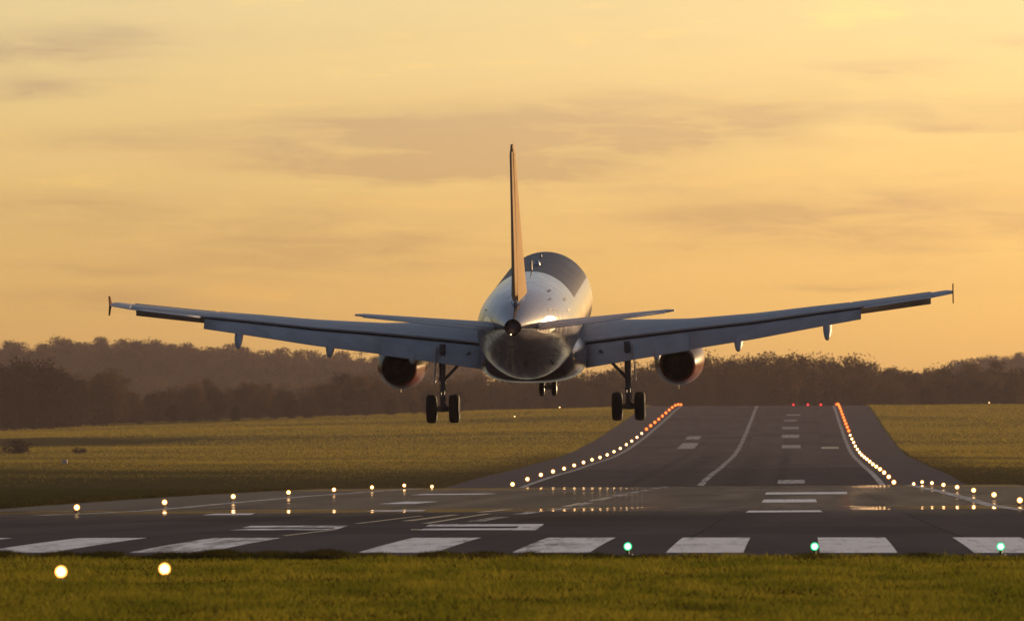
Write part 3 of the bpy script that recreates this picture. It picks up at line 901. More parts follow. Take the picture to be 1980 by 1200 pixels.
for sg in (-1, 1):
    def Q(lat, p): return P(sg * lat, p[0], p[1])
    bm = bmesh.new()
    lats = [1.0, 1.95, 3.0, 4.2, 5.3, 6.35, 7.7, 9.0, 10.2, 11.3, 12.4, 13.4, 14.9, 16.3]
    rings = []
    for lat in lats:
        le, te = sec_main(lat)
        rings.append([Q(lat, p) for p in foil(le, te, wv(lat, 6) * 1.1, te_t=0.05)])
    loft(bm, rings)
    rings = []
    for lat in (16.29, 16.6, 16.85, 17.02, 17.08):      # full chord tip
        k = (lat - 16.29) / .79
        le = (19.23 + .40 * k + .25 * k ** 6, .835 + .155 * k); te = (21.06 + .24 * k, .805 + .165 * k)
        rings.append([Q(lat, p) for p in foil(le, te, .095 * (1 - .75 * k ** 5))])
    loft(bm, rings)
    wing = sharp(bmobj('wing', bm, M['wing'], ac), 50)

    # flaps
    def flap(l0, l1, ch0, ch1, dl, nm='flap'):
        bm = bmesh.new()
        rings = []
        for k in np.linspace(0, 1, 9):
            lat = l0 + (l1 - l0) * k
            ch = ch0 + (ch1 - ch0) * k
            te_s, zt = wv(lat, 2), wv(lat, 3)
            a = (te_s - .05 * ch, zt - .115 * ch ** .5)
            b = (a[0] + ch * math.cos(R(dl)), a[1] - ch * math.sin(R(dl)))
            rings.append([Q(lat, p) for p in foil(a, b, .13, te_t=.012, camber=.03)])
        loft(bm, rings)
        return bmobj(nm, bm, M['flap'], wing)
    flap(2.08, 6.37, 1.50, 1.20, 35)
    flap(6.34, 13.36, 1.18, .66, 34)
    # black filler strip standing in for the shade between wing and flap
    bm = bmesh.new()
    rings = []
    for lat in np.linspace(2.08, 13.36, 18):
        te_s, zt = wv(lat, 2), wv(lat, 3)
        rings.append([Q(lat, q) for q in ((te_s - .25, zt - .035), (te_s - .03, zt - .045), (te_s - .03, zt - .10), (te_s - .25, zt - .20))])
    loft(bm, rings)
    bmobj('flap_gap_shade', bm, M['slot'], wing, smooth=False)
    # aileron, drooped a little
    bm = bmesh.new()
    rings = []
    for k in np.linspace(0, 1, 6):
        lat = 13.5 + 2.81 * k
        a = (wv(lat, 2) + .02, wv(lat, 3) - .015)
        ch = wv(lat, 4) - wv(lat, 2)
        b = (a[0] + ch * math.cos(R(2)), a[1] - ch * math.sin(R(2)))
        rings.append([Q(lat, p) for p in foil(a, b, .12, te_t=.012, camber=0)])
    loft(bm, rings)
    bmobj('aileron', bm, M['wing'], wing)
    # spoilers: panels lying on the rear of the wing
    for l0, l1 in ((2.9, 4.4), (4.5, 6.2), (6.55, 8.1), (8.2, 9.75), (9.85, 11.4), (11.5, 13.0)):
        bm = bmesh.new()
        rings = []
        for lat in (l0, (l0 + l1) / 2, l1):
            le, te = sec_main(lat)
            pts = foil(le, te, wv(lat, 6) * 1.1, te_t=.05, n=40)[:40]      # te -> le upper
            ch = te[0] - le[0]
            up = [p for p in pts if te[0] - p[0] < .62]
            up = [up[0], up[len(up) // 2], up[-1]]
            top = [Q(lat, (p[0] + (0.03 if i == 0 else 0), p[1] + .016)) for i, p in enumerate(up)]
            bot = [Q(lat, (p[0] + (0.03 if i == 0 else 0), p[1] - .02)) for i, p in enumerate(up)]
            rings.append(top + bot[::-1])
        loft(bm, rings)
        bmobj('spoiler', bm, M['flap'], wing, smooth=False)
    # slats
    for l0, l1 in ((2.7, 5.2), (6.4, 9.6), (9.7, 12.9), (13.0, 16.2)):
        bm = bmesh.new()
        rings = []
        for lat in np.linspace(l0, l1, 5):
            (ls, lz), _ = sec_main(lat)
            kc = .62 + .38 * (wv(lat, 2) - ls) / 4.0
            sec = [(.20, .17), (-.05, .14), (-.28, .0), (-.42, -.24), (-.42, -.46), (-.32, -.54), (-.25, -.36), (-.15, -.08), (0, .06), (.2, .13)]
            rings.append([Q(lat, (ls + a * kc, lz + b * kc)) for a, b in sec])
        loft(bm, rings)
        bmobj('slat', bm, M['wing'], wing)
    # flap track fairings
    for lat, ln, wd, hh in ((5.0, 1.0, .20, .62), (8.34, 1.0, .19, .64), (11.98, .85, .18, .66)):
        te_s, zt = wv(lat, 2), wv(lat, 3)
        bm = bmesh.new()
        rings = []
        for k, r_, dzz in ((0, .15, 0), (.12, .6, 0), (.35, 1.0, 0), (.6, 1.0, 0), (.8, .95, 0), (.92, .72, 0), (.98, .4, 0), (1, .06, 0)):
            s = te_s - 1.9 + 3.05 * k
            drop = -.22 - .80 * max(0, k - .42) * 1.62 * hh / .62
            cz = zt + drop
            rings.append([Q(lat + wd * r_ * math.cos(q), (s, cz + .30 * r_ * math.sin(q))) for q in [2 * math.pi * i / 14 for i in range(14)]])
        loft(bm, rings)
        bmobj('flap_fairing', bm, M['flap'], wing)
    # wing tip fence
    bm = bmesh.new()
    outline = [(20.15, .98), (20.85, 1.32), (21.2, 1.37), (21.25, .98), (21.35, .58), (21.15, .58), (20.6, .84)]
    a = [bm.verts.new(Q(17.07, (s, z))) for s, z in outline]
    b = [bm.verts.new(Q(17.10 + (.02 if abs(z - .95) > .3 else 0), (s, z))) for s, z in outline]
    bm.faces.new(a); bm.faces.new(b[::-1])
    for i in range(len(a)):
        j = (i + 1) % len(a)
        bm.faces.new((a[i], b[i], b[j], a[j]))
    bmobj('wingtip_fence', bm, M['fence'], wing, smooth=False)

    # engine
    ex, ez = sg * 5.75, -2.17
    bm = bmesh.new()
    prof_o = [(.10, .84), (0.0, .90), (.03, .96), (.25, 1.01), (.9, 1.075), (1.8, 1.085), (2.7, 1.04), (3.5, .93), (4.2, .79), (4.65, .695), (4.66, .665), (4.0, .66), (3.2, .62)]
    revolve(bm, [(t_, r_ * .96) for t_, r_ in prof_o], P(ex, 10.1, ez), n=48, mis=[1, 1, 1, 0, 0, 0, 0, 0, 0, 0, 2, 2])
    eng = sharp(bmobj('engine', bm, [M['cowl'], M['metal'], M['duct_black']], ac), 60)
    bm = bmesh.new()
    revolve(bm, [(3.2, .60), (3.25, .30), (4.0, .26), (4.5, .12), (4.62, 0)], P(ex, 10.1, ez), n=28)
    bmobj('exhaust_plug', bm, M['duct_black'], eng)
    bm = bmesh.new()
    revolve(bm, [(.55, .0), (.75, .22), (1.05, .27), (1.06, .85)], P(ex, 10.1, ez), n=28)
    bmobj('fan', bm, M['duct_black'], eng)
    bm = bmesh.new()
    rings = []
    for s, hw, z0, z1 in ((11.4, .05, -1.26, -1.20), (12.3, .17, -1.28, -.80), (13.6, .20, -1.35, -.62), (15.2, .17, -1.55, -.85), (16.6, .06, -1.15, -.80)):
        rings.append([P(ex + a_, s, b_) for a_, b_ in ((-hw, z0), (hw, z0), (hw, z1), (-hw, z1))])
    loft(bm, rings)
    bmobj('pylon', bm, M['wing'], eng, smooth=False)
    bm = bmesh.new()
    box(bm, P(ex, 13.6, ez - 1.0), (.03, .3, .16))
    bmobj('drain_mast', bm, M['dark_metal'], eng, smooth=False)

    # main gear
    gx_ = sg * 3.795
    wz = -AZ + .585
    bm = bmesh.new()
    tube(bm, P(gx_ - sg * .02, S0 - .05, -1.0), P(gx_, S0, -2.95), .135, .125, 16)
    tube(bm, P(gx_, S0, -2.95), P(gx_, S0, wz + .05), .078, .078, 14)
    tube(bm, P(gx_, S0, wz + .22), P(gx_, S0, wz - .12), .13, .13, 14)
    tube(bm, P(gx_, S0, -2.35), P(gx_, S0, -2.50), .17, .17, 14)
    mg = sharp(bmobj('main_gear', bm, M['gear'], ac))
    bm = bmesh.new()
    tube(bm, P(gx_ - .62, S0, wz), P(gx_ + .62, S0, wz), .075, .075, 14)
    tube(bm, P(gx_ - .24, S0, wz), P(gx_ + .24, S0, wz), .12, .12, 14)
    bmobj('axle', bm, M['gear'], mg)
    bm = bmesh.new()
    tube(bm, P(gx_ - sg * 1.15, S0 - .1, -1.35), P(gx_ - sg * .12, S0, -2.42), .062, .062, 10)
    tube(bm, P(gx_ - sg * .62, S0 - .05, -1.93), P(gx_ - sg * .02, S0, -1.5), .03, .03, 8)
    bmobj('side_brace', bm, M['gear'], mg)
    bm = bmesh.new()
    for zz0, zz1 in ((-2.85, -3.2), (-3.2, wz + .12)):
        for o_ in (-.07, .07):
            tube(bm, P(gx_ + o_, S0 + (.13 if zz0 > -3 else .36), zz0), P(gx_ + o_, S0 + (.36 if zz0 > -3 else .1), zz1), .028, .028, 8)
    tube(bm, P(gx_ + .11, S0 + .1, -1.4), P(gx_ + .12, S0 + .1, -3.35), .02, .02, 6)
    tube(bm, P(gx_ - .12, S0 + .08, -1.6), P(gx_ - .10, S0 + .1, -3.4), .016, .016, 6)
    bmobj('torque_links', bm, M['gear'], mg)
    bm = bmesh.new()
    box(bm, P(gx_ + sg * .27, S0 - .1, -1.85), (.05, 1.0, 1.5), mat=Matrix.Rotation(sg * R(-4), 4, 'Y'))
    bmesh.ops.bevel(bm, geom=list(bm.edges), offset=.02, segments=1, affect='EDGES')
    bmobj('gear_door', bm, M['wing'], mg, smooth=False)
    for o_ in (-.465, .465):
        bm = bmesh.new()
        hw = .215
        pr = [(-hw * .55, .10), (-hw * .7, .26), (-hw, .30), (-hw, .44), (-hw * .92, .53), (-hw * .6, .578), (-.1, .585), (-.09, .572), (-.07, .585), (0.07, .585), (.09, .572), (.1, .585), (hw * .6, .578), (hw * .92, .53), (hw, .44), (hw, .30), (hw * .7, .26), (hw * .55, .10)]
        n_ = 36
        vs = [[bm.verts.new(P(gx_ + o_ + a_, S0 + r_ * math.cos(2 * math.pi * i / n_), wz + r_ * math.sin(2 * math.pi * i / n_))) for i in range(n_)] for a_, r_ in pr]
        for q, (a, b) in enumerate(zip(vs[:-1], vs[1:])):
            for i in range(n_):
                f = bm.faces.new((a[i], a[(i + 1) % n_], b[(i + 1) % n_], b[i]))
                f.material_index = 1 if q in (0, 1, 15, 16) else 0
        bm.faces.new(vs[0]).material_index = 1; bm.faces.new(vs[-1][::-1]).material_index = 1
        sharp(bmobj('wheel', bm, [M['tyre'], M['gear']], mg), 45)

    # tailplane
    bm = bmesh.new()
    rings = []
    TP = [(.55, 31.35, 34.15, .62), (1.2, 31.75, 34.25, .70), (3.5, 33.15, 35.0, .985), (5.9, 34.62, 35.72, 1.29), (6.12, 34.85, 35.78, 1.32), (6.22, 35.15, 35.8, 1.335)]
    def tp(lat, c_): return float(np.interp(lat, [q[0] for q in TP], [q[c_] for q in TP]))
    for lat, l_, e_, z_ in TP:
        rings.append([Q(lat, p) for p in foil((l_, z_ - (e_ - l_) * .012), (e_, z_), .10 * (1 if lat < 6.1 else .6), te_t=.05, camber=-.005)])
    loft(bm, rings)
    tpl = sharp(bmobj('tailplane', bm, M['wing'], ac), 50)
    bm = bmesh.new()
    rings = []
    for lat in (.9, 2.5, 4.2, 5.88):
        e_ = tp(lat, 2) + .02; z_ = tp(lat, 3) - .005
        ch = .98 + (0.42 - .98) * (lat - .9) / 4.98
        rings.append([Q(lat, p) for p in foil((e_, z_), (e_ + ch, z_ - ch * .045), .085, te_t=.02, camber=0)])
    loft(bm, rings)
    bmobj('elevator', bm, M['wing'], tpl)
    # dark cut-out plate where the trimming tailplane meets the body
    bm = bmesh.new()
    rings = []
    for k in np.linspace(0, 1, 7):
        s = 31.2 + 3.4 * k
        th_c = math.acos(max(-1, min(1, (np.interp(s, FSa[:, 0], [(q[2] + q[3]) / 2 for q in FS]) * -1 + .66) / max(.3, np.interp(s, FSa[:, 0], [(q[2] - q[3]) / 2 for q in FS])))))
        hw_ = .30 * math.sin(math.pi * (.15 + .7 * k))
        rings.append([fus_pt(s, sg * (th_c + u_ * hw_), .012) for u_ in (-1, -.5, 0, .5, 1)])
    loft(bm, rings, False, False, closed=False)
    bmobj('trim_plate', bm, M['metal'], tpl)

# fin
FN = [(1.55, 29.3, 34.25, .11), (1.95, 29.75, 34.3, .105), (2.6, 30.35, 34.45, .10), (5.0, 32.35, 35.1, .095), (7.5, 34.4, 35.85, .09), (7.75, 34.65, 35.9, .08), (7.86, 35.0, 35.9, .05)]
bm = bmesh.new()
rings = []
for z_, l_, e_, tc_ in FN:
    pts = foil((l_, 0), (e_, 0), tc_ * 1.12, te_t=.16 if z_ < 7.7 else .08, camber=0)
    rings.append([P(p[1], p[0], z_) for p in pts])
loft(bm, rings)
fin = sharp(bmobj('fin', bm, M['fin'], ac), 50)
bm = bmesh.new()
rings = []
for z_, l_, e_ in ((1.98, 34.33, 35.75), (3.0, 34.58, 35.95), (5.0, 35.12, 36.35), (7.6, 35.88, 36.78)):
    rings.append([P(p[1], p[0], z_) for p in foil((l_, 0), (e_, 0.015), .12, te_t=.03, camber=0)])
loft(bm, rings)
bmobj('rudder', bm, M['fin'], fin)
bm = bmesh.new()        # root fillet
rings = []
for s, hw, ht in ((27.2, .03, .03), (28.4, .08, .14), (29.6, .20, .18), (31.5, .27, .2), (33.5, .25, .2), (34.4, .18, .18), (35.2, .06, .12)):
    tpz = float(np.interp(s, FSa[:, 0], FSa[:, 2]))
    rings.append([P(a_ * hw, s, tpz - .12 + b_) for a_, b_ in ((-1.5, 0), (-.9, .13), (-.55, ht * .7), (-.2, ht + .1), (.2, ht + .1), (.55, ht * .7), (.9, .13), (1.5, 0))])
loft(bm, rings)
bmobj('fin_fillet', bm, M['fus'], fin)

# aerials and beacon on the crown
for s, h_ in ((9.5, .12), (19.2, .42)):
    bm = bmesh.new()
    tpz = 2.05
    a = [bm.verts.new(P(-.025, q, z_)) for q, z_ in ((s, tpz), (s + .45, tpz), (s + .50, tpz + h_), (s + .30, tpz + h_))]
    b = [bm.verts.new(P(.025, q, z_)) for q, z_ in ((s, tpz), (s + .45, tpz), (s + .50, tpz + h_), (s + .30, tpz + h_))]
    bm.faces.new(a); bm.faces.new(b[::-1])
    for i in range(4): bm.faces.new((a[i], b[i], b[(i + 1) % 4], a[(i + 1) % 4]))
    bmobj('aerial', bm, M['black'], fus, smooth=False)
bm = bmesh.new()
revolve(bm, [(0, .13), (.1, .12), (.18, .07), (.2, 0)], P(.05, 15.4, 2.05), n=16, along=Vector((0, 0, 1)) if False else Vector((0, -.0001, 1)))
bmobj('beacon', bm, M['metal'], fus)

# nose gear
ngz = -4.08 + .385
bm = bmesh.new()
tube(bm, P(0, 5.0, -1.8), P(0, 5.07, -3.1), .085, .08, 14)
tube(bm, P(0, 5.07, -3.1), P(0, 5.07, ngz - .08), .055, .055, 12)
ng = bmobj('nose_gear', bm, M['gear'], ac)
bm = bmesh.new()
tube(bm, P(-.3, 5.07, ngz), P(.3, 5.07, ngz), .06, .06, 12)
tube(bm, P(-.14, 5.07, ngz), P(.14, 5.07, ngz), .11, .11, 12)
bmobj('axle', bm, M['gear'], ng)
bm = bmesh.new()
tube(bm, P(0, 3.9, -1.9), P(0, 5.0, -2.7), .05, .05, 10)
bmobj('drag_brace', bm, M['gear'], ng)
for o_ in (-.26, .26):
    bm = bmesh.new()
    hw = .11
    pr = [(-hw * .5, .06), (-hw * .7, .18), (-hw, .22), (-hw, .30), (-hw * .8, .355), (-hw * .4, .385), (hw * .4, .385), (hw * .8, .355), (hw, .30), (hw, .22), (hw * .7, .18), (hw * .5, .06)]
    n_ = 32
    vs = [[bm.verts.new(P(o_ + a_, 5.07 + r_ * math.cos(2 * math.pi * i / n_), ngz + r_ * math.sin(2 * math.pi * i / n_))) for i in range(n_)] for a_, r_ in pr]
    for q, (a, b) in enumerate(zip(vs[:-1], vs[1:])):
        for i in range(n_):
            bm.faces.new((a[i], a[(i + 1) % n_], b[(i + 1) % n_], b[i])).material_index = 1 if q in (0, 1, 9, 10) else 0
    bm.faces.new(vs[0]).material_index = 1; bm.faces.new(vs[-1][::-1]).material_index = 1
    bmobj('wheel', bm, [M['tyre'], M['gear']], ng)
    bm = bmesh.new()
    box(bm, P(o_ * 1.9, 4.2, -2.25), (.03, 1.5, .5))
    bmobj('gear_door', bm, M['wing'], ng, smooth=False)

# ------------------------------------------------------------------ trees
def leaf_mat(name, c0, c1):
    m = bpy.data.materials.new(name)
    m.use_nodes = True
    t = NT(m.node_tree)
    m.node_tree.nodes.remove(m.node_tree.nodes['Principled BSDF'])
    out = m.node_tree.nodes['Material Output']
    g = t.n('ShaderNodeNewGeometry')
    oi = t.n('ShaderNodeObjectInfo')
    rnd = t.m('ADD', t.m('MULTIPLY', g.outputs['Random Per Island'], 0.3), t.m('MULTIPLY', oi.outputs['Random'], 0.7))
    col = t.mix(rnd, c0, c1)
    d = t.n('ShaderNodeBsdfDiffuse'); tr = t.n('ShaderNodeBsdfTranslucent')
    t.l(col, d.inputs[0]); t.l(col, tr.inputs[0])
    mx = t.n('ShaderNodeMixShader'); mx.inputs[0].default_value = 0.3
    t.l(d.outputs[0], mx.inputs[1]); t.l(tr.outputs[0], mx.inputs[2])
    t.l(mx.outputs[0], out.inputs[0])
    return m
M['leaf'] = leaf_mat('leaf', (0.030, 0.021, 0.011), (0.13, 0.078, 0.030))
M['leaf_dark'] = leaf_mat('leaf_dark', (0.016, 0.013, 0.007), (0.032, 0.022, 0.011))
M['bark'] = simple('bark', (0.055, 0.042, 0.032), 0.9, spec=0.1)

def tree_meshes(seed, hgt, wid, nclump=30, nleaf=46, leaf=0.5, low=0.12, conifer=False, mat='leaf'):
    r = np.random.default_rng(seed)
    bm = bmesh.new()
    tips = []
    lean = r.normal(0, .03, 2)
    prev = Vector((0, 0, 0)); pr = hgt * .022
    for k in range(1, 6):
        z = hgt * (.82 if not conifer else .97) * k / 5
        q = Vector((lean[0] * z + r.normal(0, .12), lean[1] * z + r.normal(0, .12), z))
        tube(bm, prev, q, pr, pr * .78, 7, caps=False)
        if k >= 2 and not conifer:
            for _ in range(3):
                a = r.uniform(0, 6.28); ln = wid * r.uniform(.15, .30)
                e = q + Vector((math.cos(a) * ln, math.sin(a) * ln, ln * r.uniform(.3, .9)))
                tube(bm, q, e, pr * .5, pr * .12, 5, caps=False)
                tips.append(e)
        prev, pr = q, pr * .78
    me_t = bpy.data.meshes.new('trunk'); bm.to_mesh(me_t); bm.free(); me_t.materials.append(M['bark'])
    cl = []
    for i in range(nclump):
        if conifer:
            u = r.random() ** .7
            z = hgt * (.12 + .86 * (1 - u)); rad = wid * .5 * (u * .9 + .06)
            a = r.uniform(0, 6.28); q = rad * r.uniform(.3, 1)
            cl.append((math.cos(a) * q, math.sin(a) * q, z - q * .25, .30 * wid * (.35 + .65 * u)))
        else:
            while True:
                p = r.uniform(-1, 1, 3)
                if .15 < (p ** 2).sum() < 1: break
            prof_ = 1.0 - .25 * max(0, p[2]) ** 2
            cl.append((p[0] * wid * .40 * prof_, p[1] * wid * .42 * prof_, hgt * (low + (1 - low) * (.5 + .5 * p[2])) - .08 * hgt * (p[0] ** 2 + p[1] ** 2), wid * r.uniform(.11, .23)))
    vs = []
    for cx_, cy_, cz_, cr in cl:
        nl = int(nleaf * r.uniform(.6, 1.3))
        d = r.normal(0, 1, (nl, 3)); d /= np.linalg.norm(d, axis=1)[:, None]
        c0 = np.array([cx_, cy_, cz_]) + d * (cr * r.uniform(.35, 1.08, nl)[:, None]) * np.array([1.15, 1.15, .8])
        u = r.normal(0, 1, (nl, 3)); u /= np.linalg.norm(u, axis=1)[:, None]
        v = np.cross(u, r.normal(0, 1, (nl, 3))); v /= np.linalg.norm(v, axis=1)[:, None]
        sz = leaf * r.uniform(.5, 1.15, nl)[:, None] * .5
        vs.append(np.stack([c0 - u * sz, c0 + v * sz * .7, c0 + u * sz, c0 - v * sz * .7], 1).reshape(-1, 3))
    vs = np.concatenate(vs)
    vs[:, 2] = np.maximum(vs[:, 2], .1)
    fc = np.arange(len(vs)).reshape(-1, 4)
    o = npmesh('crown', vs, fc, M[mat])
    me_c = o.data
    bpy.data.objects.remove(o)
    return me_t, me_c

def tree(name, proto, x, y, sc, label, group, rz, zs=1.0, z=None, cat='tree'):
    z = float(ground_z(x, y)) - .15 if z is None else z
    r = empty(name, (x, y, z), (0, 0, rz))
    r.scale = (sc, sc, sc * zs)
    tag(r, label, cat, group)
    for nm, me in (('trunk', proto[0]), ('crown', proto[1])):
        o = bpy.data.objects.new(nm, me)
        COL.objects.link(o)
        o.parent = r
    return r

BL = [tree_meshes(20 + i, 14.0, [13, 11, 14, 10, 12, 15][i], 80, 90, .62, [.02, .05, .02, .06, .03, .02][i]) for i in range(6)]
DK = [tree_meshes(40 + i, 15.0, [12, 10, 13][i], 84, 90, .60, .0, mat='leaf_dark') for i in range(3)]
CF = [tree_meshes(60 + i, 15.0, [6, 7][i], 46, 40, .6, conifer=True) for i in range(2)]
RG = [tree_meshes(80 + i, 13.0, [17, 14, 18, 13][i], 70, 70, .95, .0) for i in range(4)]
SH = [tree_meshes(95 + i, 3.0, 6.0, 22, 40, .55, .02, mat='leaf_dark') for i in range(2)]

rr = random.Random(5)
def X_at(px, d): return (px - VX) / F * d
def top_scale(px_top, d, x, h0):
    """scale that puts the crown top at a photo row"""
    zt = (HY - px_top) / F * d + H
    return max(.25, (zt - float(ground_z(x, d)) + .15) / h0)

def skyline(px, pts):
    return float(np.interp(px, [p[0] for p in pts], [p[1] for p in pts]))

SKY_R = [(600, 745), (700, 742), (900, 720), (1000, 722), (1150, 712), (1250, 702), (1330, 694), (1400, 690), (1460, 686), (1480, 678), (1540, 684), (1600, 690), (1640, 690), (1720, 706), (1760, 715), (1840, 712), (1880, 700), (1940, 706), (2100, 708), (2400, 700)]
SKY_M = [(-100, 740), (120, 745), (160, 735), (200, 715), (240, 735), (270, 770), (300, 752), (370, 738), (420, 735), (450, 760), (490, 735), (550, 750), (590, 758), (650, 725), (700, 720), (760, 740), (1000, 745)]
SKY_L = [(-300, 690), (-60, 692), (0, 693), (40, 690), (80, 692), (110, 700), (135, 725), (150, 750)]
SKY_G = [(-200, 690), (60, 690), (95, 676), (130, 668), (165, 668), (195, 673), (215, 666), (260, 664), (330, 672), (362, 665), (385, 677), (440, 668), (520, 678), (600, 682), (700, 690), (800, 692), (1000, 700)]
SKY_H = [(1780, 712), (1810, 700), (1840, 695), (1880, 694), (1930, 688), (1980, 680), (2200, 674)]

# belt beyond the runway's end
gr = 'trees in the hazy belt beyond the runway'
special = {0: None}
for row, (d, jit) in enumerate(((2830, 15), (2880, 20), (2940, 25), (3010, 30))):
    step = (7.2, 7.4, 7.4, 7.4)[row]
    x = X_at(610, d)
    while x < X_at(2120, d):
        px = VX + x / d * F
        target = skyline(px, SKY_R) + (rr.uniform(26, 55) if row == 0 else rr.uniform(14, 34) if row == 1 else rr.uniform(4, 18) if row == 2 else rr.uniform(-3, 9))
        dd = d + rr.uniform(-jit, jit)
        pr = rr.choice(BL if rr.random() < .9 else CF)
        h0 = 14.0 if pr in BL else 15.0
        sc = top_scale(target, dd, x, h0 * .98)
        tree('broadleaf_tree' if pr in BL else 'conifer_tree', pr, x, dd, sc,
             ('brown hazy broadleaf tree in the dense belt beyond the runway' if pr in BL else 'pointed conifer among the hazy trees beyond the runway'), gr, rr.uniform(0, 6.28))
        x += step * rr.uniform(.75, 1.25)
# tall dark bush-like trees in front of the right belt
for px, top in ((1850, 735), (1885, 730), (1920, 742), (1560, 748), (1600, 752), (1790, 745), (1950, 745)):
    d = 2790 + rr.uniform(-10, 10); x = X_at(px, d)
    tree('broadleaf_tree', rr.choice(DK), x, d, top_scale(top, d, x, 14.7), 'low dark tree standing in front of the hazy right belt', 'low dark trees before the right belt', rr.uniform(0, 6.28))

# left middle belt
gm = 'dusky trees behind the left field'
for row, d in enumerate((2520, 2590, 2680)):
    x = X_at(120, d)
    while x < X_at(900, d):
        px = VX + x / d * F
        target = skyline(px, SKY_M) + (rr.uniform(10, 35) if row == 0 else rr.uniform(-4, 14))
        dd = d + rr.uniform(-20, 20)
        use = rr.choice(DK if (row == 0 and rr.random() < .65) or rr.random() < .35 else BL)
        sc = top_scale(target, dd, x, (15 if use in DK else 14) * .98)
        tree('broadleaf_tree', use, x, dd, sc, 'rounded dusky tree in the belt behind the left field', gm, rr.uniform(0, 6.28))
        x += 6.2 * rr.uniform(.75, 1.25)
for px, top, lab in ((205, 713, 'tall pale brown tree standing right of the dark left grove'),):
    d = 2480; x = X_at(px, d)
    tree('broadleaf_tree', BL[1], x, d, top_scale(top, d, x, 13.8), lab, None, 1.0)
# dark grove at the left edge
gl = 'dark grove at the left edge'
for row, d in enumerate((2360, 2410)):
    x = X_at(-230, d)
    while x < X_at(140, d):
        px = VX + x / d * F
        dd = d + rr.uniform(-12, 12)
        pr = rr.choice(DK)
        tree('broadleaf_tree', pr, x, dd, top_scale(skyline(px, SKY_L) + (rr.uniform(-3, 9) if row else rr.uniform(10, 40)), dd, x, 14.8), 'tall nearly black tree in the grove at the left edge', gl, rr.uniform(0, 6.28))
        x += 5.6 * rr.uniform(.75, 1.2)
# wooded ridges far behind
gg = 'trees on the far left ridge'
for row, d in enumerate((4450, 4700, 4900, 5050)):
    x = X_at(-150, d)
    while x < X_at(930, d):
        px = VX + x / d * F
        pr = rr.choice(RG[:4])
        h0 = 13
        gz_ = float(ground_z(x, d))
        if row == 3:
            sc = top_scale(skyline(px, SKY_G) + rr.uniform(-4, 6), d, x, h0)
        else:
            sc = rr.uniform(.9, 1.25)
        tree('ridge_tree', pr, x, d + rr.uniform(-25, 25), min(sc, 1.9), 'small hazy tree on the far wooded ridge at left', gg, rr.uniform(0, 6.28))
        x += (11.0 if row < 3 else 8.0) * rr.uniform(.7, 1.3)
gh = 'trees on the far right ridge'
for row, d in enumerate((5450, 5600)):
    x = X_at(1740, d)
    while x < X_at(2120, d):
        px = VX + x / d * F
        pr = rr.choice(RG[:4])
        tree('ridge_tree', pr, x, d, min(1.9, top_scale(skyline(px, SKY_H) + rr.uniform(-3, 6) + (8 if row == 0 else 0), d, x, 13)), 'pale hazy tree on the distant ridge at right', gh, rr.uniform(0, 6.28))
        x += 8.5 * rr.uniform(.7, 1.3)
# low bushes on the left field
for px, py, sc, lab in ((28, 876, 1.1, 'dark bush on the golden field at the left edge'), (150, 876, .5, 'small low bush on the field right of the dark bush'), (180, 822, .9, 'low dark bush below the pale brown tree'), (240, 818, .7, 'small dark bush at the foot of the left belt'), (58, 826, 1.0, 'dark undergrowth bush at the foot of the left grove')):
    x, d = unproject(px, py, 1100, 2650)
    tree('bush', SH[0 if px < 100 else 1], x, d, sc, lab, None, px, .8, cat='bush')

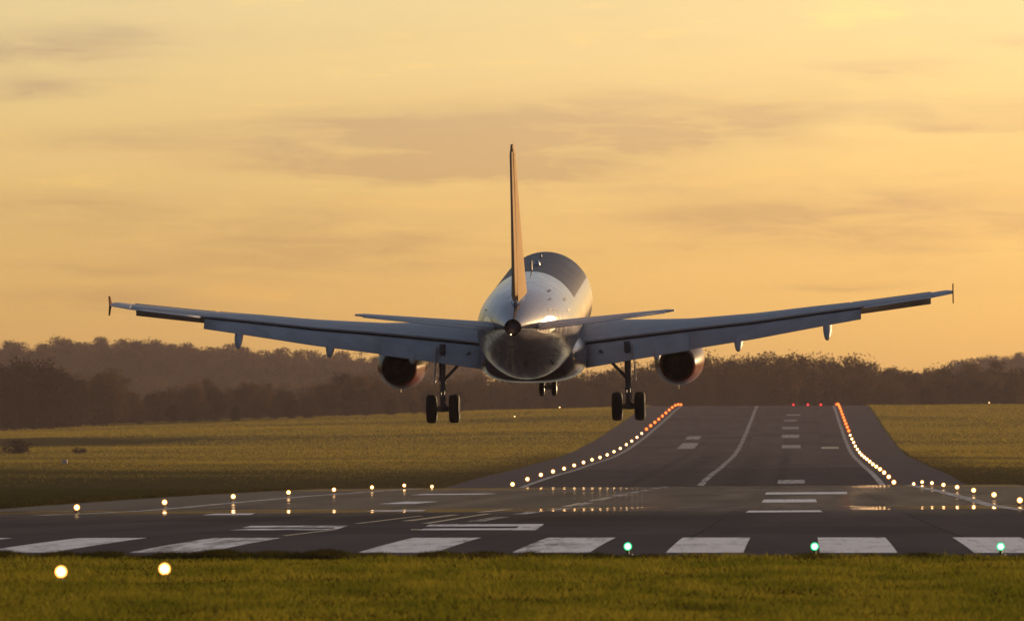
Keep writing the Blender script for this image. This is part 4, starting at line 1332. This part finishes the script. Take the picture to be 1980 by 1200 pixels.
# lattice mast over the trees
d = 4300; x = X_at(697, d)
z0 = float(ground_z(x, d)); zt = (HY - 668) / F * d + H
bm = bmesh.new()
hh = zt - z0
for a, b in ((-1, -1), (1, -1), (1, 1), (-1, 1)):
    tube(bm, (a * 1.5, b * 1.5, 0), (a * .35, b * .35, hh), .16, .12, 6)
nl = 14
for k in range(nl):
    z_0, z_1 = hh * k / nl, hh * (k + 1) / nl
    w0, w1 = 1.5 - 1.15 * k / nl, 1.5 - 1.15 * (k + 1) / nl
    tube(bm, (-w0, -w0, z_0), (w1, -w1, z_1), .08, .08, 5)
    tube(bm, (w0, -w0, z_0), (-w1, -w1, z_1), .08, .08, 5)
for zz in (.80, .90):
    tube(bm, (-3.4, 0, hh * zz), (3.4, 0, hh * zz), .12, .12, 6)
mast = bmobj('lattice_mast', bm, M['gear'], None, smooth=False)
mast.location = (x, d, z0)
tag(mast, 'faint lattice mast rising behind the trees left of the aeroplane', 'mast')

# small pale box out on the left grass
x, d = unproject(123, 901, 1100, 2600)
z0 = float(ground_z(x, d))
mb = empty('marker_box', (x, d, z0))
tag(mb, 'small pale blue box on legs on the left grass', 'marker box')
bm = bmesh.new(); box(bm, (0, 0, .75), (.8, .5, .55)); bmesh.ops.bevel(bm, geom=list(bm.edges), offset=.05, segments=2, affect='EDGES')
bmobj('cabinet', bm, simple('pale_box', (.45, .48, .62), .5), mb, smooth=False)
for a in (-.28, .28):
    bm = bmesh.new(); tube(bm, (a, 0, 0), (a, 0, .5), .04, .04, 8)
    bmobj('leg', bm, M['post'], mb)

# ------------------------------------------------------------------ haze: one closed box of thin air
m = bpy.data.materials.new('haze')
m.use_nodes = True
t = NT(m.node_tree)
m.node_tree.nodes.remove(m.node_tree.nodes['Principled BSDF'])
pv = t.n('ShaderNodeVolumePrincipled')
pv.inputs['Color'].default_value = (0.84, 0.70, 0.74, 1)
pv.inputs['Density'].default_value = 0.000043
pv.inputs['Anisotropy'].default_value = 0.1
t.l(pv.outputs[0], m.node_tree.nodes['Material Output'].inputs['Volume'])
bm = bmesh.new()
z0, z1 = float(gz.min()) - 1.5, 100.0
z0 = -3.0
box(bm, (0, 4450, (z0 + z1) / 2), (7400, 10300, z1 - z0))
hz = bmobj('haze', bm, m, None, smooth=False)
tag(hz, 'thin golden evening haze over the airfield', 'haze', kind='stuff')

# ------------------------------------------------------------------ render settings
SC.view_settings.view_transform = 'Standard'
SC.view_settings.look = 'None'
SC.view_settings.exposure = 0.66
SC.view_settings.gamma = 1.0
SC.view_settings.use_curve_mapping = False
SC.render.engine = 'CYCLES'
cy = SC.cycles
cy.use_denoising = True
cy.max_bounces = 8
cy.volume_bounces = 1
cy.transparent_max_bounces = 8
cy.sample_clamp_indirect = 6.0
cy.use_light_tree = True
